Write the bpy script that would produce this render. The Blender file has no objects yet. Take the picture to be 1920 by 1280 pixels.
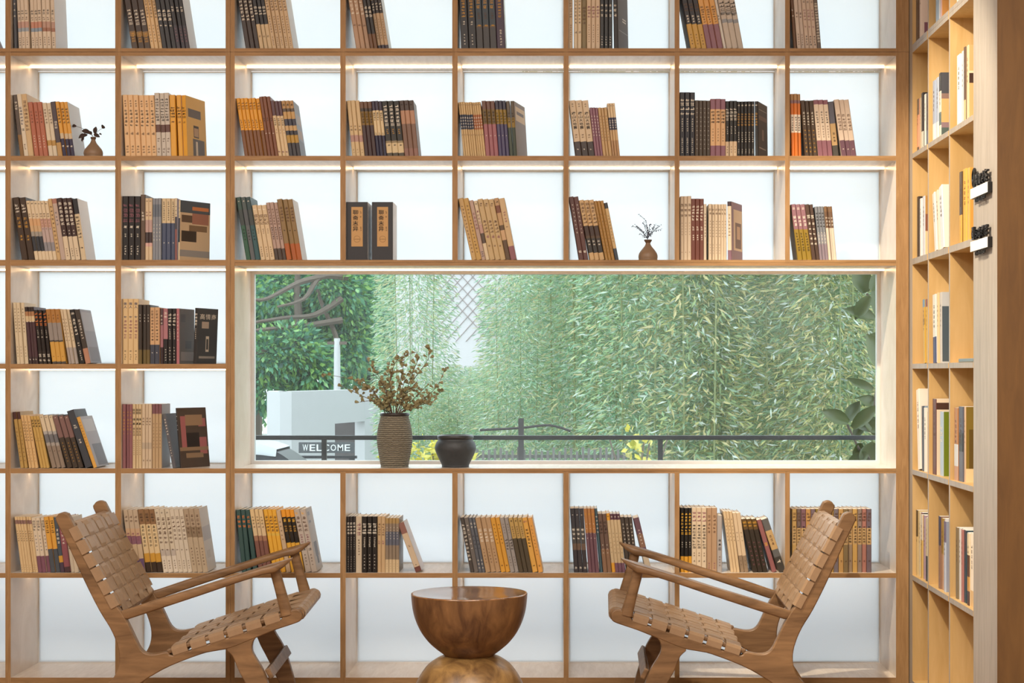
import bpy, math, random
from mathutils import Vector, Matrix

# ------------------------------------------------------------------ camera, sky, lamps
SC = bpy.context.scene
COL = SC.collection
F, D, CX, CY, CZ = 3432.0, 6.6, 1070.0, 700.0, 1.17   # focal length in px, distance to shelf front, principal point, eye height
PX = F / D                                              # px per metre on the shelf front (520)

cam_d = bpy.data.cameras.new('camera')
cam = bpy.data.objects.new('camera', cam_d); COL.objects.link(cam)
cam.location = (0, -D, CZ); cam.rotation_euler = (math.pi/2, 0, 0)
cam_d.sensor_width = 36; cam_d.lens = F/1920*36
cam_d.shift_x = -(CX-960)/1920; cam_d.shift_y = (CY-640)/1920
cam_d.clip_end = 300
SC.camera = cam

w = bpy.data.worlds.new('world'); SC.world = w; w.use_nodes = True
bg = w.node_tree.nodes['Background']
bg.inputs[0].default_value = (0.84, 0.93, 1.0, 1); bg.inputs[1].default_value = 2.75   # flat overcast sky

vs = SC.view_settings
vs.view_transform = 'Standard'; vs.look = 'None'; vs.exposure = 0.0; vs.gamma = 1; vs.use_curve_mapping = False

def area(name, loc, rot, sx, sy, power, color):
    l = bpy.data.lights.new(name, 'AREA'); l.shape = 'RECTANGLE'; l.size = sx; l.size_y = sy
    l.energy = power; l.color = color
    o = bpy.data.objects.new(name, l); COL.objects.link(o); o.location = loc; o.rotation_euler = rot
    o['kind'] = 'helper'
    return o
WARM = (1.0, 0.80, 0.58)
# recessed ceiling lamps of the room, warm white
area('ceiling_lamp_light', (-2.3, -3.6, 3.27), (0, 0, 0), 1.6, 0.8, 98, (1.0, .93, .85))
area('ceiling_lamp_light', (0.2, -3.6, 3.27), (0, 0, 0), 1.6, 0.8, 98, (1.0, .93, .85))
area('ceiling_lamp_light', (-1.0, -6.3, 3.27), (0, 0, 0), 3.0, 0.8, 130, (1.0, .94, .87))
sp = bpy.data.lights.new('ceiling_spot_light', 'SPOT'); sp.energy = 400; sp.color = (1.0, .86, .64); sp.spot_size = math.radians(50); sp.spot_blend = .5; sp.shadow_soft_size = .04
so = bpy.data.objects.new('ceiling_spot_light', sp); COL.objects.link(so); so.location = (-.2, -1.6, 3.25); so['kind'] = 'helper'
so.rotation_euler = (Vector((1.3, -.45, 1.1))-Vector(so.location)).to_track_quat('-Z', 'Y').to_euler()

# ------------------------------------------------------------------ helpers
def lin(h):
    h = h.lstrip('#')
    out = []
    for i in (0, 2, 4):
        c = int(h[i:i+2], 16)/255
        out.append(c/12.92 if c <= .04045 else ((c+.055)/1.055)**2.4)
    return (*out, 1)

def mk(name, verts, faces, mat, parent=None, cols=None, smooth=False, fmat=None, loc=None, rot=None):
    me = bpy.data.meshes.new(name)
    me.from_pydata([tuple(v) for v in verts], [], faces)
    for m in (mat if isinstance(mat, (list, tuple)) else [mat]): me.materials.append(m)
    if fmat: me.polygons.foreach_set('material_index', fmat)
    if cols:
        a = me.attributes.new('Col', 'FLOAT_COLOR', 'FACE')
        a.data.foreach_set('color', [x for c in cols for x in c])
    if smooth: me.polygons.foreach_set('use_smooth', [True]*len(me.polygons))
    me.update()
    return link(name, me, parent, loc, rot)

def link(name, me, parent=None, loc=None, rot=None):
    o = bpy.data.objects.new(name, me); COL.objects.link(o)
    if parent: o.parent = parent
    if loc is not None: o.location = loc
    if rot is not None: o.rotation_euler = rot
    return o

def tag(o, label=None, cat=None, group=None, kind=None):
    if label: o['label'] = label
    if cat: o['category'] = cat
    if group: o['group'] = group
    if kind: o['kind'] = kind
    return o

def thing(name, label, cat, loc=(0, 0, 0), rotz=0, group=None):
    o = bpy.data.objects.new(name, None); COL.objects.link(o); o.location = loc; o.rotation_euler = (0, 0, rotz)
    o.empty_display_size = .05
    return tag(o, label, cat, group)

class MB:
    """collects shapes into one mesh"""
    def __init__(s): s.v = []; s.f = []; s.c = []; s.m = []
    def add(s, vs, fs, col=None, m=0):
        b = len(s.v); s.v += [tuple(v) for v in vs]; s.f += [tuple(i+b for i in f) for f in fs]
        s.c += [col or (1, 1, 1, 1)]*len(fs); s.m += [m]*len(fs)
    def box(s, x0, x1, y0, y1, z0, z1, col=None, m=0):
        vs = [(x0,y0,z0),(x1,y0,z0),(x1,y1,z0),(x0,y1,z0),(x0,y0,z1),(x1,y0,z1),(x1,y1,z1),(x0,y1,z1)]
        s.add(vs, [(0,3,2,1),(4,5,6,7),(0,1,5,4),(1,2,6,5),(2,3,7,6),(3,0,4,7)], col, m)
    def tube(s, pts, rads, n=6, col=None, cap=True):
        pts = [Vector(p) for p in pts]; rings = []
        for i, p in enumerate(pts):
            t = (pts[min(i+1, len(pts)-1)]-pts[max(i-1, 0)]).normalized()
            a = t.cross(Vector((0, 0, 1)) if abs(t.z) < .9 else Vector((1, 0, 0))).normalized(); b = t.cross(a)
            r = rads[i] if isinstance(rads, (list, tuple)) else rads
            rings.append([p+(a*math.cos(k*2*math.pi/n)+b*math.sin(k*2*math.pi/n))*r for k in range(n)])
        vs = [q for r in rings for q in r]; fs = []
        for i in range(len(pts)-1):
            for k in range(n):
                fs.append((i*n+k, i*n+(k+1) % n, (i+1)*n+(k+1) % n, (i+1)*n+k))
        if cap: fs.append(tuple(range(n))[::-1]); fs.append(tuple((len(pts)-1)*n+k for k in range(n)))
        s.add(vs, fs, col)
    def lathe(s, prof, n=32, center=(0, 0, 0), col=None):
        vs = []; fs = []
        for r, z in prof:
            for k in range(n):
                a = 2*math.pi*k/n; vs.append((center[0]+r*math.cos(a), center[1]+r*math.sin(a), center[2]+z))
        for i in range(len(prof)-1):
            for k in range(n):
                fs.append((i*n+k, i*n+(k+1) % n, (i+1)*n+(k+1) % n, (i+1)*n+k))
        fs.append(tuple(range(n))[::-1]); fs.append(tuple((len(prof)-1)*n+k for k in range(n)))
        s.add(vs, fs, col)
    def prism(s, poly, y0, y1, col=None):
        """poly: list of (x, z) extruded along y"""
        n = len(poly)
        vs = [(x, y0, z) for x, z in poly]+[(x, y1, z) for x, z in poly]
        s.add(vs, [tuple(range(n)), tuple(range(2*n-1, n-1, -1))]+[(i, i+n, (i+1) % n+n, (i+1) % n) for i in range(n)], col)
    def build(s, name, mat, parent=None, smooth=False, color=False, loc=None, rot=None, bevel=0):
        o = mk(name, s.v, s.f, mat, parent, s.c if color else None, smooth, s.m if isinstance(mat, (list, tuple)) else None, loc, rot)
        if bevel:
            b = o.modifiers.new('bevel', 'BEVEL'); b.width = bevel; b.segments = 2; b.limit_method = 'ANGLE'; b.angle_limit = math.radians(50)
        return o

def autosmooth(o, ang=40):
    me = o.data
    me.polygons.foreach_set('use_smooth', [True]*len(me.polygons))
    me.set_sharp_from_angle(angle=math.radians(ang))
    return o

def catmull(pts, sub=4, closed=False):
    n = len(pts); out = []
    rng = range(n if closed else n-1)
    for i in rng:
        p0 = pts[(i-1) % n] if closed or i > 0 else pts[i]; p1 = pts[i]; p2 = pts[(i+1) % n]
        p3 = pts[(i+2) % n] if closed or i+2 < n else p2
        for k in range(sub):
            t = k/sub
            out.append(tuple(.5*((2*b)+(-a+c)*t+(2*a-5*b+4*c-d)*t*t+(-a+3*b-3*c+d)*t**3) for a, b, c, d in zip(p0, p1, p2, p3)))
    if not closed: out.append(tuple(pts[-1]))
    return out

# ------------------------------------------------------------------ materials
def newmat(name):
    m = bpy.data.materials.new(name); m.use_nodes = True
    nt = m.node_tree; return m, nt, nt.nodes, nt.links, nt.nodes['Principled BSDF']

def plain(name, hexc, rough=.5, metal=0, spec=.5, noise=0, scale=40, bump=0):
    m, nt, N, L, p = newmat(name)
    p.inputs['Base Color'].default_value = lin(hexc); p.inputs['Roughness'].default_value = rough
    p.inputs['Metallic'].default_value = metal; p.inputs['Specular IOR Level'].default_value = spec
    if noise or bump:
        tc = N.new('ShaderNodeTexCoord'); nz = N.new('ShaderNodeTexNoise'); nz.inputs['Scale'].default_value = scale; nz.inputs['Detail'].default_value = 5
        L.new(tc.outputs['Object'], nz.inputs['Vector'])
        if noise:
            mx = N.new('ShaderNodeMix'); mx.data_type = 'RGBA'; c = lin(hexc)
            mx.inputs[6].default_value = tuple(x*(1-noise) for x in c[:3])+(1,); mx.inputs[7].default_value = tuple(min(1, x*(1+noise)) for x in c[:3])+(1,)
            L.new(nz.outputs['Fac'], mx.inputs[0]); L.new(mx.outputs[2], p.inputs['Base Color'])
        if bump:
            b = N.new('ShaderNodeBump'); b.inputs['Strength'].default_value = bump; b.inputs['Distance'].default_value = .01
            L.new(nz.outputs['Fac'], b.inputs['Height']); L.new(b.outputs[0], p.inputs['Normal'])
    return m

def wood(name, dark, light, scale=(4, 60, 4), rough=.5, ring=0, spec=.4, bump=.05, coords='Object', lo=.3, hi=.7):
    m, nt, N, L, p = newmat(name)
    tc = N.new('ShaderNodeTexCoord'); mp = N.new('ShaderNodeMapping'); mp.inputs['Scale'].default_value = scale
    L.new(tc.outputs[coords], mp.inputs[0])
    nz = N.new('ShaderNodeTexNoise'); nz.inputs['Scale'].default_value = 1; nz.inputs['Detail'].default_value = 6; nz.inputs['Roughness'].default_value = .6; nz.inputs['Distortion'].default_value = .6
    L.new(mp.outputs[0], nz.inputs['Vector'])
    src = nz.outputs['Fac']
    if ring:
        wv = N.new('ShaderNodeTexWave'); wv.wave_type = 'BANDS'; wv.bands_direction = 'DIAGONAL'; wv.inputs['Scale'].default_value = ring; wv.inputs['Distortion'].default_value = 7; wv.inputs['Detail'].default_value = 3; wv.inputs['Detail Scale'].default_value = .8
        L.new(mp.outputs[0], wv.inputs['Vector'])
        ad = N.new('ShaderNodeMix'); ad.inputs[0].default_value = .45
        L.new(nz.outputs['Fac'], ad.inputs[2]); L.new(wv.outputs['Fac'], ad.inputs[3]); src = ad.outputs[0]
    cr = N.new('ShaderNodeValToRGB'); cr.color_ramp.elements[0].position = lo; cr.color_ramp.elements[1].position = hi
    cr.color_ramp.elements[0].color = lin(dark); cr.color_ramp.elements[1].color = lin(light)
    L.new(src, cr.inputs[0]); L.new(cr.outputs[0], p.inputs['Base Color'])
    p.inputs['Roughness'].default_value = rough; p.inputs['Specular IOR Level'].default_value = spec
    b = N.new('ShaderNodeBump'); b.inputs['Strength'].default_value = bump; b.inputs['Distance'].default_value = .004
    L.new(src, b.inputs['Height']); L.new(b.outputs[0], p.inputs['Normal'])
    return m

def attrmat(name, rough=.5, spec=.4, transl=0, noise=.0):
    m, nt, N, L, p = newmat(name)
    a = N.new('ShaderNodeAttribute'); a.attribute_name = 'Col'
    L.new(a.outputs['Color'], p.inputs['Base Color'])
    p.inputs['Roughness'].default_value = rough; p.inputs['Specular IOR Level'].default_value = spec
    if transl:
        t = N.new('ShaderNodeBsdfTranslucent'); mx = N.new('ShaderNodeMixShader'); mx.inputs[0].default_value = transl
        L.new(a.outputs['Color'], t.inputs[0]); L.new(p.outputs[0], mx.inputs[1]); L.new(t.outputs[0], mx.inputs[2])
        L.new(mx.outputs[0], N['Material Output'].inputs[0])
    return m

def emis(name, rgb, strength):
    m, nt, N, L, p = newmat(name)
    p.inputs['Base Color'].default_value = (*rgb, 1); p.inputs['Emission Color'].default_value = (*rgb, 1); p.inputs['Emission Strength'].default_value = strength
    return m

M = {}
M['oak_shaded'] = wood('oak_shaded', '8e6a42', 'b08a5e', (9, 9, 90), .55, lo=.25, hi=.75)  # one oak throughout; backlit front edges are coloured darker to hold the shade
M['oak_shaded_up'] = wood('oak_shaded_upright', '8e6a42', 'b08a5e', (90, 9, 9), .55, lo=.25, hi=.75)
M['oak_daylit'] = wood('oak_daylit_inner', 'cabaa9', 'ded2c5', (60, 8, 6), .33, lo=.3, hi=.7, bump=.01, spec=.6)  # same oak coloured paler, standing in for daylight on the inner faces
M['side_oak'] = wood('side_oak', 'bf9b62', 'd2b07c', (28, 28, 3), .5, lo=.25, hi=.75, bump=.02)
M['pillar_oak_dim'] = wood('pillar_oak_dim', '5c4022', '73522c', (30, 30, 4), .55, lo=.25, hi=.75, bump=.02)  # pillar front: same oak darkened in colour for its dim lighting
M['oak_cool_daylit'] = wood('oak_cool_daylit_faces', '989088', 'b0a8a0', (70, 70, 5), .5, lo=.3, hi=.7, bump=.02)  # same oak greyed and paled in colour to carry cool window daylight
M['teak'] = wood('chair_teak', '5e452e', '92704e', (5, 30, 34), .4, lo=.28, hi=.72)
M['leather'] = plain('tan_leather', '94785c', .42, spec=.5, noise=.12, scale=60, bump=.08)
M['stool'] = wood('stool_wood', '4a2e1c', '85603c', (26, 26, 7), .35, lo=.3, hi=.7, spec=.5, bump=.1)
M['stool_low'] = wood('stool_base_wood', '5a3e24', 'a8834e', (18, 18, 14), .35, lo=.3, hi=.68, spec=.5, bump=.1)
M['stool_top'] = wood('stool_top_wood', '5a3a22', '9c6c3e', (50, 8, 50), .12, spec=.8, bump=.05)
M['print'] = attrmat('printed_cover', .42, .45)
M['ink'] = attrmat('printed_ink', .5, .3)
M['page'] = plain('page_edges', 'e9e4da', .8, noise=.06, scale=200)
M['led'] = emis('led_strip', (1.0, .70, .40), 11)
M['white_paint'] = plain('white_frame', 'd8d8d8', .4)
M['black_metal'] = plain('black_metal', '2a2c30', .4, noise=.3, scale=30)
M['black'] = plain('sign_black', '0c0c0e', .35)
M['concrete'] = plain('pale_concrete', 'd2d2d4', .8, noise=.05, scale=3)
M['wall'] = plain('wall_paint', 'd9d2c8', .8)
M['floor'] = wood('floor_oak', '8a6a48', 'a88460', (3, 20, 3), .4)
M['ceil'] = plain('ceiling_paint', 'e4e0da', .8)
M['ground'] = plain('outdoor_ground', '8c9088', .9, noise=.2, scale=2)
M['leaf'] = attrmat('leaf', .28, .6, .3)
M['culm'] = plain('bamboo_culm', '8c9464', .5, noise=.2, scale=8)
M['bark'] = plain('bark', '6e6258', .9, noise=.3, scale=12)

# frosted film on the glass behind the shelves: lets daylight through, scattered
def frosted():
    m, nt, N, L, p = newmat('frosted_film')
    t = N.new('ShaderNodeBsdfTranslucent'); t.inputs[0].default_value = (.93, .95, .96, 1)
    d = N.new('ShaderNodeBsdfDiffuse'); d.inputs[0].default_value = (.85, .87, .88, 1)
    mx = N.new('ShaderNodeMixShader'); mx.inputs[0].default_value = .22
    L.new(t.outputs[0], mx.inputs[1]); L.new(d.outputs[0], mx.inputs[2]); L.new(mx.outputs[0], N['Material Output'].inputs[0])
    return m
M['frosted'] = frosted()
def glass():
    m, nt, N, L, p = newmat('rain_dusty_glass')
    t = N.new('ShaderNodeBsdfTransparent'); t.inputs[0].default_value = (.95, .98, .97, 1)
    h = N.new('ShaderNodeBsdfTranslucent'); h.inputs[0].default_value = (.9, .93, .95, 1)
    tc = N.new('ShaderNodeTexCoord'); nz = N.new('ShaderNodeTexNoise'); nz.inputs['Scale'].default_value = 1.3; nz.inputs['Detail'].default_value = 3
    L.new(tc.outputs['Object'], nz.inputs[0])
    mr = N.new('ShaderNodeMapRange'); mr.inputs[1].default_value = .35; mr.inputs[2].default_value = .7; mr.inputs[3].default_value = .008; mr.inputs[4].default_value = .04
    L.new(nz.outputs['Fac'], mr.inputs[0])
    mx = N.new('ShaderNodeMixShader'); L.new(mr.outputs[0], mx.inputs[0]); L.new(t.outputs[0], mx.inputs[1]); L.new(h.outputs[0], mx.inputs[2])
    g = N.new('ShaderNodeBsdfGlossy'); g.inputs['Roughness'].default_value = .02
    m2 = N.new('ShaderNodeMixShader'); m2.inputs[0].default_value = .02
    L.new(mx.outputs[0], m2.inputs[1]); L.new(g.outputs[0], m2.inputs[2]); L.new(m2.outputs[0], N['Material Output'].inputs[0])
    return m
M['glass'] = glass()

# ------------------------------------------------------------------ pixel -> place (a pixel plus a known depth)
def X(px, y=0.0): return (px-CX)*(D+y)/F
def Z(py, y=0.0): return CZ-(py-CY)*(D+y)/F

# ------------------------------------------------------------------ room shell
def struct(name, mb, mat, label=None, **k):
    o = mb.build(name, mat, **k); o['kind'] = 'structure'
    if label: o['label'] = label
    return o
BACK = .343
XR = X(1705)
def slab(name, mat, *b):
    m = MB(); m.box(*b); return struct(name, m, mat)
slab('floor', M['floor'], -5.2, 2.0, -9.2, BACK, -.1, 0)
slab('ceiling', M['ceil'], -5.2, 2.0, -9.2, BACK+.1, 3.3, 3.4)
slab('wall_left', M['wall'], -5.2, -5.1, -9.2, BACK, 0, 3.3)
slab('wall_rear', M['wall'], -5.1, 1.9, -9.2, -9.1, 0, 3.3)
slab('wall_right', M['wall'], 1.62, 1.72, -9.1, BACK, 0, 3.3)
XL0 = X(-195)
ZTOP = Z(-115)
slab('wall_back', M['wall'], -5.1, 1.62, BACK, BACK+.1, ZTOP, 3.3)
slab('wall_back', M['wall'], -5.1, XL0, BACK, BACK+.1, 0, ZTOP)
slab('wall_back', M['wall'], X(1704), 1.62, BACK, BACK+.1, 0, ZTOP)
slab('wall_back', M['wall'], XL0, X(1704), BACK, BACK+.1, 0, Z(1283))

# ------------------------------------------------------------------ back bookcase
CASE = thing('wall_bookcase', 'tall oak grid bookcase covering the window wall, backed by frosted panels', 'bookcase')
ups = {-1: (-195, -185), 0: (10, 20), 1: (216, 227), 2: (423, 440), 3: (638, 648), 4: (848, 858), 5: (1057, 1066), 6: (1265, 1274), 7: (1472, 1481), 8: (1680, 1704)}
rows = [(-115, -105), (90, 105), (292, 301), (487, 498), (682, 691), (878, 887), (1074, 1083), (1270, 1284)]
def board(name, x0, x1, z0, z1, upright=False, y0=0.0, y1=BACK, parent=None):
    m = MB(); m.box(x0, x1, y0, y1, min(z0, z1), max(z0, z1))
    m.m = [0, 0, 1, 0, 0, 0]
    return m.build(name, [M['oak_daylit'], M['oak_shaded_up' if upright else 'oak_shaded']], parent or CASE)
E = .0004
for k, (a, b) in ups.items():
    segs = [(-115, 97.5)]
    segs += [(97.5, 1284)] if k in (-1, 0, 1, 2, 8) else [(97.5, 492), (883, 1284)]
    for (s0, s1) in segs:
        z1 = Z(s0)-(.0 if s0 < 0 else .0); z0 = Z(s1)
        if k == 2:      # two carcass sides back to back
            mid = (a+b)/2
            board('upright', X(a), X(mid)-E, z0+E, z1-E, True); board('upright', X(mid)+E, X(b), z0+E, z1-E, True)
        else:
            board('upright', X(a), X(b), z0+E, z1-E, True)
keys = [-1, 0, 1, 2, 3, 4, 5, 6, 7, 8]
def cell(i): return X(ups[keys[i]][1]), X(ups[keys[i+1]][0])
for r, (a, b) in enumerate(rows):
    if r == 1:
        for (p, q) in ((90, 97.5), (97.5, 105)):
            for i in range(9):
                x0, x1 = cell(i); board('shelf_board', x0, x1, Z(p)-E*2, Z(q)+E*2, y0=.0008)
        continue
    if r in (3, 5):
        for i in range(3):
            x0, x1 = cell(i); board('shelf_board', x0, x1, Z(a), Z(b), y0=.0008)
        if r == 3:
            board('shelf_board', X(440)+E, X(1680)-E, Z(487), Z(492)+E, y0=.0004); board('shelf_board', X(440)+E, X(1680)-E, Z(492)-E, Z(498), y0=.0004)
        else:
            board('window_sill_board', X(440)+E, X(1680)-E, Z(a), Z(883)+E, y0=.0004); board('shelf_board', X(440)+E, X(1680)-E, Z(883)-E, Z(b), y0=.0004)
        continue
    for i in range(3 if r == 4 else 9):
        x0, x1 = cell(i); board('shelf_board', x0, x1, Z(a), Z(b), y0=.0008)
m = MB(); m.box(X(-190), X(1700), .04, BACK, 0, Z(1284)-.0005); m.build('plinth', M['oak_shaded'], CASE)
# frosted back panels and light strips, one per compartment
for r in range(7):
    zt, zb = Z(rows[r][1]), Z(rows[r+1][0])
    win = r == 3 or r == 4
    for i in range(9):
        if win and i >= 3: continue
        x0, x1 = cell(i)
        g = .004
        m = MB(); m.box(x0+g, x1-g, BACK, BACK+.006, zb+g, zt-g); m.build('back_panel', M['frosted'], CASE)
        m = MB()
        for q in ((x0, x0+g, zb, zt), (x1-g, x1, zb, zt), (x0+g, x1-g, zb, zb+g), (x0+g, x1-g, zt-g, zt)): m.box(q[0], q[1], BACK-.001, BACK+.008, q[2], q[3])
        m.build('panel_gasket', M['white_paint'], CASE)
        if True:
            m = MB(); m.box(x0+.004, x1-.004, .222, .231, zt-.005, zt-.0005); m.build('light_strip', M['led'], CASE)
m = MB(); m.box(X(442), X(1678), .222, .231, Z(498)-.005, Z(498)-.0005); m.build('light_strip', M['led'], CASE)

# picture window
WIN = thing('window_1', None, None); tag(WIN, 'long picture window set in the bookcase grid', kind='structure')
wx0, wx1, wz0, wz1 = X(440), X(1680), Z(878), Z(498)
fr = .012
m = MB()
for q in ((wx0, wx0+fr, wz0, wz1), (wx1-fr, wx1, wz0, wz1), (wx0+fr, wx1-fr, wz0, wz0+fr), (wx0+fr, wx1-fr, wz1-fr, wz1)): m.box(q[0], q[1], BACK-.004, BACK+.03, q[2], q[3])
m.build('window_frame', M['white_paint'], WIN)
m = MB(); m.box(wx0+fr, wx1-fr, BACK+.005, BACK+.011, wz0+fr, wz1-fr); m.build('pane', M['glass'], WIN)

# ------------------------------------------------------------------ lettering
_fc = {}
def glyph(ch):
    """outline of one character as flat verts (unit em square, centred in x) and faces"""
    if ch in _fc: return _fc[ch]
    cu = bpy.data.curves.new('t', 'FONT'); cu.body = ch; cu.size = 1; cu.resolution_u = 2; cu.offset = .012
    o = bpy.data.objects.new('t', cu); COL.objects.link(o)
    dg = bpy.context.evaluated_depsgraph_get()
    me = bpy.data.meshes.new_from_object(o.evaluated_get(dg))
    v = [(p.co.x, p.co.y) for p in me.vertices]; f = [tuple(p.vertices) for p in me.polygons]
    bpy.data.objects.remove(o); bpy.data.curves.remove(cu); bpy.data.meshes.remove(me)
    if v:
        x0 = min(a for a, b in v); x1 = max(a for a, b in v); y0 = min(b for a, b in v); y1 = max(b for a, b in v)
        v = [((a-(x0+x1)/2)/max(x1-x0, .3), (b-(y0+y1)/2)/max(y1-y0, .3)) for a, b in v]
    _fc[ch] = (v, f); return _fc[ch]
_rg = random.Random(5)
PSEUDO = []
for _ in range(26):                    # print too small to read: clusters of pen strokes
    q = []
    for k in range(_rg.randint(2, 3)):
        y = -.4+.8*(k+_rg.uniform(.1, .9))/3; a = _rg.uniform(-.5, -.25); b = _rg.uniform(.25, .5); q.append((a, b, y-.06, y+.06))
    for k in range(_rg.randint(1, 2)):
        x = _rg.uniform(-.4, .4); a = _rg.uniform(-.5, -.1); b = _rg.uniform(.1, .5); q.append((x-.06, x+.06, a, b))
    PSEUDO.append(q)
INK = dict(k='221b18', w='eae2d2', g='c9963a', m='8a5560', o='dc7a34', b='3a4060', n='5e4230', y='e8b23c')

def title_geo(spec, wd, ht, y, mb, seed, x0=0.0, frac=.62):
    """spec: tokens like k.1-.5x6 (six marks) or k.1-.5=字字; placed on the spine, z measured from the top"""
    rg = random.Random(seed)
    for tok in spec.split():
        c = lin(INK[tok[0]]); body = tok[1:]; fr_ = frac
        if '*' in body: body, f2 = body.split('*'); fr_ = float(f2)
        if '=' in body: rng_, chars = body.split('='); n = len(chars)
        else: rng_, n = body.split('x'); n = int(n); chars = None
        a, b = [float(t) for t in rng_.split('-')]
        step = (b-a)*ht/n
        sx = wd*fr_; sz = min(step*.86, sx*1.15)
        for i in range(n):
            zc = ht*(1-a)-step*(i+.5); xc = x0+wd*.5
            if chars:
                v, f = glyph(chars[i])
                mb.add([(xc+p*sx, y, zc+q*sz) for p, q in v], f, c)
            else:
                for (p0, p1, q0, q1) in PSEUDO[rg.randrange(26)]:
                    mb.add([(xc+p0*sx, y, zc+q0*sz), (xc+p1*sx, y, zc+q0*sz), (xc+p1*sx, y, zc+q1*sz), (xc+p0*sx, y, zc+q1*sz)], [(0, 1, 2, 3)], c)

def parse_bands(s):
    out = []
    for t in s.split():
        if ':' in t: h, e = t.split(':'); out.append((float(e), h))
        else: out.append((1.0, t))
    return out

def book_geo(wd, ht, dp, bands, title, cover=None, seed=0, art=None, back=None):
    """local: spine on y=0 facing -y, x 0..wd, z 0..ht, pages towards +y. Returns (cover, pages, print) mesh collectors"""
    rg = random.Random(seed)
    C, P, T = MB(), MB(), MB()
    bd = parse_bands(bands); t = min(.0011, wd*.09); r = min(.0022, wd*.2)
    cv = lin(cover) if cover else lin(max(bd, key=lambda q: q[0]-([0]+[e for e, _ in bd])[bd.index(q)])[1])
    bk = lin(back) if back else cv
    outer = [(0, dp), (0, r), (r, 0), (wd-r, 0), (wd, r), (wd, dp)]
    inner = [(t, dp), (t, r+t), (r+t*.5, t), (wd-r-t*.5, t), (wd-t, r+t), (wd-t, dp)]
    zs = [ht]+[ht*(1-e) for e, _ in bd]
    zs[-1] = 0
    for k, (e, h) in enumerate(bd):
        z1, z0 = zs[k], zs[k+1]; c = lin(h)
        for i in range(5):
            (xa, ya), (xb, yb) = outer[i], outer[i+1]
            if i == 4 and art: continue
            cc = bk if i == 0 else cv if i == 4 else c
            C.add([(xa, ya, z0), (xb, yb, z0), (xb, yb, z1), (xa, ya, z1)], [(0, 1, 2, 3)], cc)
    for i in range(5):
        (xa, ya), (xb, yb) = inner[i], inner[i+1]
        C.add([(xa, ya, 0), (xa, ya, ht), (xb, yb, ht), (xb, yb, 0)], [(0, 1, 2, 3)], (.8, .78, .74, 1))
        for zz, flip in ((ht, 0), (0, 1)):
            q = [(*outer[i], zz), (*outer[i+1], zz), (*inner[i+1], zz), (*inner[i], zz)]
            C.add(q, [(3, 2, 1, 0) if flip else (0, 1, 2, 3)], lin(bd[0][1]))
    for i in (0, 5):
        q = [(*outer[i], 0), (*inner[i], 0), (*inner[i], ht), (*outer[i], ht)]
        C.add(q, [(0, 1, 2, 3) if i else (3, 2, 1, 0)], cv)
    P.box(t*1.05, wd-t*1.05, r+t*1.1, dp-.003, .0025, ht-.0025)
    if title: title_geo(title, wd, ht, -.0004, T, seed)
    if art:                                    # printed cover at x = wd: one grid of coloured faces
        us = sorted({0.0, 1.0} | {v for q in art for v in q[:2]}); zs_ = sorted({0.0, 1.0} | {v for q in art for v in q[2:4]})
        V = [(wd, r+(dp-r)*u, ht*(1-z)) for z in zs_ for u in us]; nu = len(us); b = len(C.v); C.v += V
        for j in range(len(zs_)-1):
            for i in range(nu-1):
                um, zm = (us[i]+us[i+1])/2, (zs_[j]+zs_[j+1])/2; cc = cv
                for (a0, a1, b0, b1, h) in art:
                    if a0 < um < a1 and b0 < zm < b1: cc = lin(h)
                C.f.append((b+(j+1)*nu+i, b+(j+1)*nu+i+1, b+j*nu+i+1, b+j*nu+i)); C.c.append(cc); C.m.append(0)
    return C, P, T

def cover_text(T, wd, ht, dp, chars, a0, a1, b0, b1, h, horiz=False):
    n = len(chars)
    for i, ch in enumerate(chars):
        v, f = glyph(ch)
        if horiz: ca = a0+(a1-a0)*(i+.5)/n; sa = (a1-a0)/n*.86; cb = (b0+b1)/2; sb = (b1-b0)
        else: ca = (a0+a1)/2; sa = (a1-a0); cb = b0+(b1-b0)*(i+.5)/n; sb = (b1-b0)/n*.86
        T.add([(wd+.0007, (ca+p*sa)*dp, ht*(1-cb)+q*sb*ht) for p, q in v], f, lin(h))

_NAMES = [('black', '211d1c'), ('charcoal', '3d3a3a'), ('dark brown', '4a382c'), ('brown', '7a5538'), ('maroon', '5e3432'), ('mauve', '8a6068'), ('purple', '50405a'), ('navy', '2c3048'), ('slate blue', '5c6674'), ('grey', '949090'),
          ('teal', '34524e'), ('olive', '75622e'), ('gold', 'd9a040'), ('orange', 'd07430'), ('terracotta', 'b06a50'), ('tan', 'c09c6c'), ('cream', 'd4c2a6'), ('white', 'e6e4e0'), ('taupe', '8c7c6c'), ('pink', 'c08a88'), ('green', '5c7a34')]
def cname(h):
    c = [int(h[i:i+2], 16) for i in (0, 2, 4)]
    return min(_NAMES, key=lambda q: sum((a-int(q[1][i:i+2], 16))**2 for a, i in zip(c, (0, 2, 4))))[0]
def look(bands):
    bd = parse_bands(bands); pr = 0; sz = {}
    for e, h in bd: sz[cname(h)] = sz.get(cname(h), 0)+e-pr; pr = e
    o = sorted(sz, key=lambda k: -sz[k])
    return o[0]+' and '+o[1] if len(o) > 1 and sz[o[1]] > .17 and len((o[0]+o[1]).split()) < 3 and len(o[0].split())+len(o[1].split()) < 3 else o[0]
ORD = 'first second third fourth fifth sixth seventh eighth ninth tenth eleventh twelfth thirteenth fourteenth fifteenth sixteenth seventeenth eighteenth nineteenth twentieth'.split()
BAY = {1: 'eighth bay from corner', 2: 'seventh bay from corner', 3: 'sixth bay from corner', 4: 'fifth bay from corner', 5: 'fourth bay from corner', 6: 'third bay from corner', 7: 'second bay from corner', 8: 'corner bay', 0: 'ninth bay from corner'}
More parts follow.
